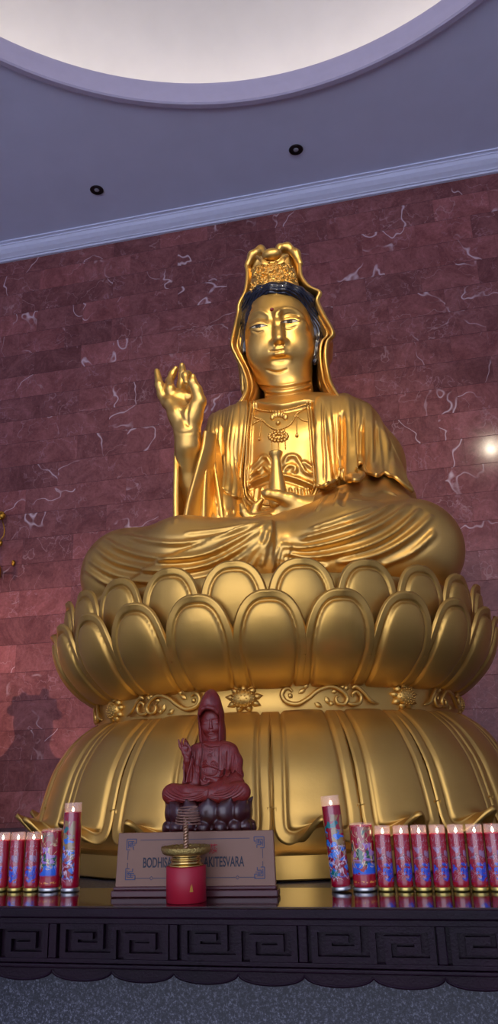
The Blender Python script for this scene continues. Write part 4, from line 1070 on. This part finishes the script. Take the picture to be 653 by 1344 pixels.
LAB_T = label_mat('printed_red_glass_tall', (150, 8, 38), 0.7, 'tall')
CAPG = simple('gold_tin_base', (196, 174, 96), 0.28, 0.9); CAPS = simple('silver_tin_base', (190, 188, 184), 0.28, 0.9)
def candle(kind, r, h, hb, lab, capm, lev=0.0):
    """r radius, h full height of the glass, hb height of the printed red body"""
    t = empty('glass_candle', (0, 0, 0))
    MB().lathe((0, 0, 0), [(r*0.90, 0.0), (r*1.02, 0.0015), (r*1.04, 0.004), (r*1.04, 0.012), (r*1.0, 0.0135), (r*0.9, 0.0135)], 40).obj('tin_base', capm, t, loc=(0, 0, 0))
    MB().lathe((0, 0, 0), [(r*0.93, 0.0138), (r*0.985, 0.017), (r, 0.024), (r, hb-0.003), (r*0.99, hb)], 48, cap=False).obj('printed_glass', lab, t, loc=(0, 0, 0))
    o = MB().lathe((0, 0, 0), [(r*0.985, hb), (r*0.985, h-0.002), (r*0.96, h), (r*0.93, h-0.002), (r*0.93, hb)], 48, cap=False).obj('glass_rim', CLEAR, t, loc=(0, 0, 0))
    MB().lathe((0, 0, 0), [(r*0.96, hb-0.050), (r*0.96, hb-0.004-lev), (r*0.70, hb-0.008-lev), (r*0.20, hb-0.012-lev)], 32).obj('wax', WAX, t, loc=(0, 0, 0))
    MB().tube([(0, 0, hb-0.014-lev), (0.001, 0, hb-0.004-lev), (0.002, 0, hb+0.002-lev)], 0.0012, 6).obj('wick', WICK, t, loc=(0, 0, 0))
    MB().lathe((0.001, 0, hb+0.001-lev), [(0.0003, 0), (0.0036, 0.004), (0.0042, 0.007), (0.0028, 0.011), (0.0010, 0.015), (0.0001, 0.017)], 12).obj('flame', FLAME.m, t, loc=(0, 0, 0))
    return t
cs_ = candle('small', 0.0270, 0.199, 0.172, LAB_S, CAPG)
cw_ = candle('wide', 0.0395, 0.208, 0.200, LAB_W, CAPS, 0.028)
ct_ = candle('tall', 0.0325, 0.297, 0.264, LAB_T, CAPS)
used = set()
def put(proto, px, Y, rz, label, group=None, lean=0.0, py=1172):
    o = proto if proto.name not in used else copy_tree(proto)
    used.add(proto.name)
    p = onY(px, py, Y); o.location = (p.x, Y, TT+0.0014); o.rotation_euler = (0, lean, rz)
    if lean: o.location.z += 0.0335*abs(math.sin(lean))
    tag(o, label, 'candle', group); return o
GR = 'red glass candles on the altar table'
CYD = 2.822
rn = random.Random(3)
right = [(507.5, 'small red glass candle directly right of the wide silver-based candle'),
         (532.3, 'small red glass candle, second in the right row counted from the wide candle'),
         (556.3, 'small red glass candle, third in the right row, lit flame level with its neighbours'),
         (581.0, 'small red glass candle in the middle of the right row, fourth from the wide candle'),
         (605.8, 'small red glass candle, fifth in the right row, third from the right picture edge'),
         (630.8, 'small red glass candle, last one wholly in view in the right row'),
         (655.0, 'small red glass candle cut off by the right edge of the picture')]
for i, (px, lb) in enumerate(right): put(cs_, px, CYD+0.0, rn.uniform(-0.35, 0.35)+0.25, lb, GR)
left = [(40.4, 'small red glass candle directly left of the wide candle in the left group'),
        (19.8, 'small red glass candle in the left group, second from the left picture edge'),
        (-0.5, 'small red glass candle cut off by the left edge of the picture')]
for i, (px, lb) in enumerate(left): put(cs_, px, CYD+0.0, rn.uniform(-0.35, 0.35)-0.5, lb, GR)
put(cw_, 479.3, CYD+0.008, 0.3, 'wide red glass candle with silver base, right of the leaning tall candle', GR)
put(cw_, 65.0, CYD+0.008, -0.4, 'wide red glass candle with silver base, left of the straight tall candle', GR)
put(ct_, 448.5, CYD-0.004, 0.0, 'tall red glass candle leaning to the left, right of the name board', GR, lean=-0.075)
put(ct_, 91.8, CYD-0.004, -0.6, 'tall straight red glass candle at the left of the altar beside the name board', GR)

# ------------------------------------------------------------------ name board
BOARD = simple('brown_painted_board', (126, 88, 66), 0.5, bscale=12.0); BBASE = simple('red_brown_board_foot', (74, 30, 34), 0.35)
INK = simple('dark_blue_lettering', (22, 25, 42), 0.6); REDINK = simple('red_lettering', (150, 24, 24), 0.6); GREYINK = simple('thin_border_ink', (52, 50, 74), 0.6)
SG = empty('name_board', (-0.822, 2.713, TT+0.0014)); SG.rotation_euler = (0, 0, math.radians(2.2)); SG.scale = (0.94, 1.0, 0.94)
tag(SG, 'brown name board with blue capitals standing in front of the wooden statuette', 'sign')
BW, BH = 0.585, 0.196; lean = math.radians(5)
def bpt(x, z, d=0.0): return (x, -0.012+z*math.sin(lean)-d*math.cos(lean), 0.036+z*math.cos(lean)+d*math.sin(lean))
m_ = MB(); c8 = [bpt(-BW/2, -0.01, 0), bpt(BW/2, -0.01, 0), bpt(BW/2, -0.01, -0.018), bpt(-BW/2, -0.01, -0.018), bpt(-BW/2*0.985, BH-0.02, 0), bpt(BW/2*0.985, BH-0.02, 0), bpt(BW/2*0.985, BH-0.02, -0.018), bpt(-BW/2*0.985, BH-0.02, -0.018)]
m_.add(c8, [(0, 3, 2, 1), (4, 5, 6, 7), (0, 1, 5, 4), (1, 2, 6, 5), (2, 3, 7, 6), (3, 0, 4, 7)]).obj('board', BOARD, SG, smooth=False, loc=(0, 0, 0), bevel=0.003)
m_ = MB().box((-0.302, -0.030, 0.0), (0.302, 0.024, 0.022)).box((-0.296, -0.024, 0.022), (0.296, 0.020, 0.034)); m_.obj('foot', BBASE, SG, smooth=False, loc=(0, 0, 0), bevel=0.004)
def strip(m, x0, z0, x1, z1, w=0.0022, d=0.0012):
    dx, dz = x1-x0, z1-z0; L = math.hypot(dx, dz); nx, nz = -dz/L*w/2, dx/L*w/2
    a = [(x0+nx, z0+nz), (x1+nx, z1+nz), (x1-nx, z1-nz), (x0-nx, z0-nz)]
    m.add([bpt(p[0], p[1], 0.0002) for p in a]+[bpt(p[0], p[1], d) for p in a], [(0, 1, 2, 3), (7, 6, 5, 4), (0, 4, 5, 1), (1, 5, 6, 2), (2, 6, 7, 3), (3, 7, 4, 0)])
bd = MB(); bx = BW/2-0.050; zt, zb = 0.150, 0.024
strip(bd, -bx+0.04, zt, bx-0.04, zt); strip(bd, -bx+0.02, zb, -0.165, zb); strip(bd, -0.150, zb, 0.150, zb); strip(bd, 0.165, zb, bx-0.02, zb)
for sx_ in (-1, 1):
    xx = sx_*0.1575
    for a in range(4): strip(bd, xx+0.006*math.cos(a*PI/2), zb+0.006*math.sin(a*PI/2), xx+0.006*math.cos((a+1)*PI/2), zb+0.006*math.sin((a+1)*PI/2), 0.0018)
    strip(bd, sx_*(bx+0.006), 0.055, sx_*(bx+0.006), 0.075, 0.0018); strip(bd, sx_*(bx+0.006), 0.085, sx_*(bx+0.006), 0.115, 0.0018)
bd.obj('border_line', GREYINK, SG, smooth=False, loc=(0, 0, 0))
CORN = simple('blue_corner_ink', (46, 56, 88), 0.6)
for sx_ in (-1, 1):
    for z0, sz in ((zt, -1), (zb, 1)):
        cn = MB()
        X = lambda t: sx_*(bx+0.012-t); Z = lambda t: z0+sz*(t-0.004)
        for (a, b, c, d) in ((0, 0, .036, 0), (.036, 0, .036, .014), (.036, .014, .012, .014), (.012, .014, .012, .026), (.012, .026, .026, .026), (.026, .026, .026, .036), (0, 0, 0, .036), (0, .036, .014, .036), (.020, .007, .020, .020), (.006, .020, .032, .020), (.006, .008, .028, .008), (.006, .008, .006, .030)):
            strip(cn, X(a), Z(b), X(c), Z(d), 0.0028)
        cn.obj('corner_ornament', CORN, SG, smooth=False, loc=(0, 0, 0))
def lettering(name, body, width, height, cx_, z0, mat, parent, bold=0.03, ext=0.0012):
    cu = bpy.data.curves.new('tmp', 'FONT'); cu.body = body; cu.size = 1.0; cu.offset = bold; cu.align_x = 'CENTER'
    to = bpy.data.objects.new('tmp', cu); COL.objects.link(to); dg = bpy.context.evaluated_depsgraph_get(); dg.update()
    me = bpy.data.meshes.new_from_object(to.evaluated_get(dg)); bpy.data.objects.remove(to); co = np.array([v.co[:] for v in me.vertices])
    lo, hi = co.min(0), co.max(0)
    x = (co[:, 0]-(lo[0]+hi[0])/2)/(hi[0]-lo[0])*width+cx_; z = (co[:, 1]-lo[1])/(hi[1]-lo[1])*height+z0
    polys = [tuple(p.vertices) for p in me.polygons]; bpy.data.meshes.remove(me)
    V = [bpt(a, b, ext) for a, b in zip(x, z)]
    o = mesh_obj(name, V, polys, mat, parent, smooth=False, loc=(0, 0, 0)); s = o.modifiers.new('thickness', 'SOLIDIFY'); s.thickness = 0.001; s.offset = -1; return o
lettering('lettering', 'BODHISATVA AVALAKITESVARA', 0.372, 0.034, -0.004, 0.058, INK, SG, 0.018)
lettering('red_characters', '\u89c0\u4e16\u97f3\u83e9\u85a9', 0.170, 0.034, 0.000, 0.100, REDINK, SG, 0.012)

# ------------------------------------------------------------------ incense coil burner on a red tin
RT = simple('matt_red_tin', (160, 14, 40), 0.5, bscale=30.0); GT = simple('gold_sticker', (206, 150, 60), 0.3, 0.6); COIL = simple('dusty_incense', (134, 96, 80), 0.8, bumpy=0.3, bscale=150)
BN = empty('incense_burner', (-0.818, 2.605, TT+0.0014)); BN.scale = (0.97, 0.97, 0.97); tag(BN, 'brass incense burner on a red cylinder in front of the name board', 'incense burner')
MB().lathe((0, 0, 0), [(0.063, 0), (0.066, 0.002), (0.066, 0.106), (0.064, 0.108), (0.05, 0.108)], 64).obj('red_cylinder', RT, BN, loc=(0, 0, 0))
MB().lathe((0, 0, 0), [(0.058, 0.108), (0.059, 0.111), (0.055, 0.113), (0.050, 0.118), (0.049, 0.124), (0.053, 0.126), (0.053, 0.129), (0.048, 0.131), (0.048, 0.137), (0.056, 0.141)], 64).obj('brass_collar', BRASS, BN, loc=(0, 0, 0))
o = MB().lathe((0, 0, 0), [(0.050, 0.140), (0.070, 0.143), (0.078, 0.148), (0.082, 0.156), (0.083, 0.166), (0.080, 0.168), (0.076, 0.162), (0.02, 0.158), (0.0, 0.158)], 96, cap=False)
o.v = [(x*(1+0.010*math.sin(math.atan2(y, x)*26+z*400)*(0.144 < z < 0.164 and math.hypot(x, y) > 0.06)), y*(1+0.010*math.sin(math.atan2(y, x)*26+z*400)*(0.144 < z < 0.164 and math.hypot(x, y) > 0.06)), z+(0.0015*math.sin(math.atan2(y, x)*31) if z > 0.15 else 0)) for x, y, z in o.v]
o.obj('brass_bowl', simple('engraved_brass', (190, 164, 96), 0.30, 1.0, bumpy=1.0, bscale=260), BN, loc=(0, 0, 0))
rod = MB()
for ph in (0, PI): rod.tube([(0.0045*math.cos(ph+t*0.55), 0.0045*math.sin(ph+t*0.55), 0.158+t*0.1/60) for t in range(61)], 0.0052, 8)
rod.obj('twisted_rod', simple('worn_brass_rod', (176, 140, 110), 0.4, 0.8), BN, loc=(0, 0, 0))
cp = []
for i in range(0, 6*28+1):
    t = i/(6*28); a = 2*PI*6*t; r = 0.031+0.013*t; cp.append((0.008+r*math.cos(a), r*math.sin(a), 0.290-0.052*t+0.002*math.sin(a)))
MB().tube([(0, 0, 0.258), (0.004, 0, 0.270), (0.015, 0, 0.284)]+cp, 0.0023, 8).obj('incense_coil', COIL, BN, loc=(0, 0, 0))
st = MB()
a0 = math.radians(-58)
V = [(0.0664*math.cos(a0+a), 0.0664*math.sin(a0+a), z) for a, z in ((-0.09, 0.036), (0.0, 0.036), (0.09, 0.036), (0.06, 0.046), (0.02, 0.060), (0.0, 0.050), (-0.03, 0.056), (-0.06, 0.046))]
o = mesh_obj('gold_mark', V, [tuple(range(8))], GT, BN, smooth=False, loc=(0, 0, 0)); s = o.modifiers.new('t', 'SOLIDIFY'); s.thickness = 0.0008; s.offset = 1

# ------------------------------------------------------------------ carved wooden statuette
WOOD = M('carved_red_brown_wood'); _v = WOOD.coord('Object', scale=(1, 1, 0.25))
WOOD.link(WOOD.ramp(WOOD.noise(_v, 40, 5, 0.6, 0.6), [(0.3, lin((92, 20, 16))), (0.7, lin((132, 34, 24)))]), 'Base Color'); WOOD.set(Roughness=0.48, Coat_Weight=0.12, Coat_Roughness=0.2)
WDARK = simple('dark_carved_wood', (58, 16, 16), 0.32, coat=0.4)
WS = (-0.796, 2.816); WZ = -0.2045; UX, UZ = 0.000648, 0.000585
WR = empty('wooden_statuette', (WS[0], WS[1], WZ)); tag(WR, 'small carved red-brown wooden seated bodhisattva on a dark lotus base behind the name board', 'statuette')
def w(cx_, cy_, y=0.0): return (WS[0]+(cx_-330)*UX, WS[1]+y, WZ+(860-cy_)*UZ)
SCL = (0.151, 0.095, 0.134); OFF = (-0.006, -0.010, 0.094)
WOBJ = []
for o in [x for x in bpy.data.objects if x.parent == ST]:
    base = o.name.split('.')[0]
    if base in ('veil', 'veil_lining', 'veil_top', 'crown_plate', 'crown_disc', 'eye', 'iris', 'lash_line', 'forehead_mark', 'vase', 'hair'): continue
    c = o.copy(); COL.objects.link(c); c.parent = WR; c.scale = SCL; c.location = OFF; c.material_slots[0].link = 'OBJECT'; c.material_slots[0].material = WOOD.m
# pointed hood with a carved crown at its front
F = Field((WS[0]-0.10, WS[1]-0.10, WZ+0.20), (WS[0]+0.10, WS[1]+0.14, WZ+0.52), 0.0026)
hx = 326; hy_ = 0.043
F.ell(w(hx, 165, hy_), (0.047, 0.046, 0.062), 0.0); F.ell(w(hx+6, 75, hy_-0.002), (0.027, 0.030, 0.036), 0.030)
F.chain([w(hx, 190, hy_+0.008), w(hx, 270, hy_+0.018), w(hx, 320, hy_+0.020)], [0.045, 0.046, 0.050], 0.02)
F.chain([w(hx, 205, 0.004), w(hx, 240, 0.010), w(hx, 340, 0.010)], [0.0405, 0.039, 0.038], 0.004, 'sub'); F.ell(w(hx, 200, 0.026), (0.0385, 0.050, 0.040), 0.004, 'sub')
F.chain([w(hx-52, 165, 0.012), w(hx-30, 140, 0.004), w(hx, 132, 0.000), w(hx+30, 140, 0.004), w(hx+52, 165, 0.012)], [0.0065]*5, 0.006)
F.ell(w(hx-4, 92, 0.014), (0.018, 0.012, 0.022), 0.006); F.ell(w(hx-4, 108, 0.006), (0.008, 0.006, 0.009), 0.002); F.ell(w(hx-4, 82, 0.006), (0.006, 0.005, 0.007), 0.002)
for sg in (-1, 1): F.ell(w(hx-4+sg*17, 100, 0.008), (0.006, 0.006, 0.010), 0.003)
P, Q = F.mesh(); mesh_obj('hood', relax(P, Q, 1, 0.3), Q, WOOD.m, WR)
# dark lotus base: upturned and downturned carved petals
F = Field((WS[0]-0.20, WS[1]-0.16, WZ-0.004), (WS[0]+0.20, WS[1]+0.16, WZ+0.13), 0.0026)
def wr(a, r, z): return (WS[0]-0.004+r*math.sin(a), WS[1]-r*0.43*math.cos(a), WZ+z)
F.ell((WS[0]-0.004, WS[1], WZ+0.05), (0.145, 0.066, 0.055), 0.0)
F.ell((WS[0]-0.004, WS[1], WZ+0.078), (0.150, 0.068, 0.026), 0.01)
F.ell((WS[0]-0.004, WS[1], WZ+0.012), (0.150, 0.069, 0.020), 0.008)
for i in range(12):
    a = 2*PI*i/12+0.12
    ca, sa = math.cos(a), math.sin(a); F.ell(wr(a, 0.136, 0.066), (0.042, 0.024, 0.044), 0.004, 'add', ((ca, sa, 0), (-sa, ca, 0), (0, 0, 1))); F.cap(wr(a, 0.146, 0.095), wr(a, 0.160, 0.110), 0.012, 0.004, 0.012)
for i in range(16):
    a = 2*PI*i/16; F.chain([wr(a, 0.128, 0.032), wr(a, 0.150, 0.016), wr(a, 0.158, 0.007)], [0.018, 0.022, 0.012], 0.007)
F.box((WS[0], WS[1], WZ-0.06), (0.3, 0.3, 0.0605), 0.001, 0.0, 'sub')
P, Q = F.mesh(); mesh_obj('lotus_base', relax(P, Q, 1, 0.3), Q, WDARK, WR)
hb_ = -0.2045-TT
o = MB().box((WS[0]-0.13, WS[1]-0.066, TT+0.0014), (WS[0]+0.13, WS[1]+0.066, WZ)).box((WS[0]-0.14, WS[1]-0.070, TT+0.0014), (WS[0]+0.14, WS[1]+0.068, TT+0.02)).obj('display_stand', WDARK, smooth=False, bevel=0.004)
tag(o, 'dark wooden stand hidden behind the name board, carrying the wooden statuette', 'stand')

# ------------------------------------------------------------------ gold ornaments at the left edge
DG = simple('dull_antique_gold', (170, 122, 40), 0.35, 0.9)
def WP(px, py, Y=6.1): p = onY(px, py, Y); return Vector(p)
OR = empty('gold_wall_ornament', WP(-14, 715, 6.16)); tag(OR, 'dull gold wall ornament with rosette and curved wire, cut by the left edge', 'ornament')
m_ = MB(); c = WP(2.0, 677)
m_.sphere(c, (0.040, 0.030, 0.040), 16, 10)
for k in range(8): m_.sphere(c+Vector((0.030*math.cos(k*PI/4), -0.012, 0.030*math.sin(k*PI/4))), 0.013, 8, 6)
m_.obj('rosette', DG, OR)
MB().tube([WP(3, 683), WP(5, 690), WP(6, 697), WP(5, 703), WP(1, 709), WP(-6, 713)], 0.006, 8).sphere(WP(0, 713), (0.026, 0.02, 0.030), 10, 8).obj('curved_wire', DG, OR)
MB().sphere(WP(-1, 752), (0.016, 0.02, 0.07), 12, 8).obj('pendant', DG, OR)
MB().tube([WP(-14, 660, 6.14), WP(-14, 760, 6.14)], 0.03, 12).tube([WP(-14, 677, 6.14), WP(2, 677, 6.12)], 0.012, 8).tube([WP(-14, 713, 6.14), WP(0, 713, 6.12)], 0.010, 8).tube([WP(-14, 752, 6.14), WP(-1, 752, 6.12)], 0.010, 8).tube([WP(-14, 700, 6.14), WP(-14, 700, 6.2)], 0.03, 10).obj('bracket', DG, OR)
c = WP(17.5, 739, 6.185)
o = MB().sphere((0, 0, 0), (0.018, 0.014, 0.028), 12, 8).sphere((0.0, -0.006, 0.012), (0.012, 0.012, 0.016), 10, 6).sphere((0.003, -0.004, -0.016), (0.009, 0.010, 0.016), 10, 6).obj('gold_wall_stud', DG, loc=c)
tag(o, 'tiny gold leaf-shaped stud on the marble wall near the left edge', 'stud')
# off-frame guardian figure whose shadow falls on the wall at the lower left
GS = empty('guardian_statue', (-3.95, 5.6, TT)); tag(GS, 'golden guardian statue beyond the left picture edge, seen only as a wall shadow', 'statue')
g3 = Field((-4.4, 5.3, TT), (-3.5, 5.9, 0.95), 0.012); C_ = lambda x, z, y=5.6: (-3.95+x*0.86, y, z*1.04+0.035)
g3.cap(C_(0, 0.22), C_(0, -0.40), 0.17, 0.27, 0.0, flat=((0, 1, 0), 0.6)); g3.chain([C_(-0.20, 0.28), C_(0, 0.36), C_(0.20, 0.28)], [0.09, 0.11, 0.09], 0.06)
g3.chain([C_(-0.23, 0.28), C_(-0.30, -0.05), C_(-0.27, -0.3)], [0.10, 0.11, 0.12], 0.05); g3.chain([C_(0.22, 0.28), C_(0.27, 0.0), C_(0.24, -0.3)], [0.09, 0.10, 0.10], 0.05)
g3.cap(C_(0, 0.40), C_(0, 0.52), 0.085, 0.085, 0.04); g3.ell(C_(0, 0.58), (0.098, 0.10, 0.11), 0.02); g3.box(C_(0, 0.66), (0.125, 0.08, 0.030), 0.02, 0.02); g3.box(C_(0, 0.71), (0.098, 0.07, 0.045), 0.01, 0.02)
g3.cap(C_(-0.085, 0.74), C_(-0.085, 0.775), 0.022, 0.018, 0.01); g3.cap(C_(0.085, 0.74), C_(0.09, 0.79), 0.024, 0.020, 0.01)
P, Q = g3.mesh(); P[:, 2] = np.maximum(P[:, 2], TT); mesh_obj('figure', P, Q, GOLD, GS)
# ------------------------------------------------------------------ light
W = bpy.data.worlds.new('sky'); bpy.context.scene.world = W; W.use_nodes = True
bg = W.node_tree.nodes['Background']; bg.inputs['Color'].default_value = (0.73, 0.77, 1.0, 1); bg.inputs['Strength'].default_value = 2.5
def spot(name, loc, target, power, color, size=0.08, cone=60, blend=0.5):
    l = bpy.data.lights.new(name, 'SPOT'); l.energy = power; l.color = color; l.shadow_soft_size = size; l.spot_size = math.radians(cone); l.spot_blend = blend
    o = bpy.data.objects.new(name, l); link(o); o.location = loc
    o.rotation_euler = (Vector(target)-Vector(loc)).to_track_quat('-Z', 'Y').to_euler(); return o
spot('hall_spotlight', (1.50, -0.55, 5.15), (-0.75, 4.6, 2.45), 480, (1.0, 0.85, 0.64), 0.035, 42, 1.0)
spot('hall_spotlight', (-1.25, -0.55, 5.15), (-0.75, 4.6, 2.45), 300, (1.0, 0.85, 0.64), 0.07, 34, 1.0)
spot('side_spotlight', (-6.1, 3.6, 1.4), (-3.3, 6.2, 0.2), 400, (1.0, 0.62, 0.48), 0.02, 62, 1.0)
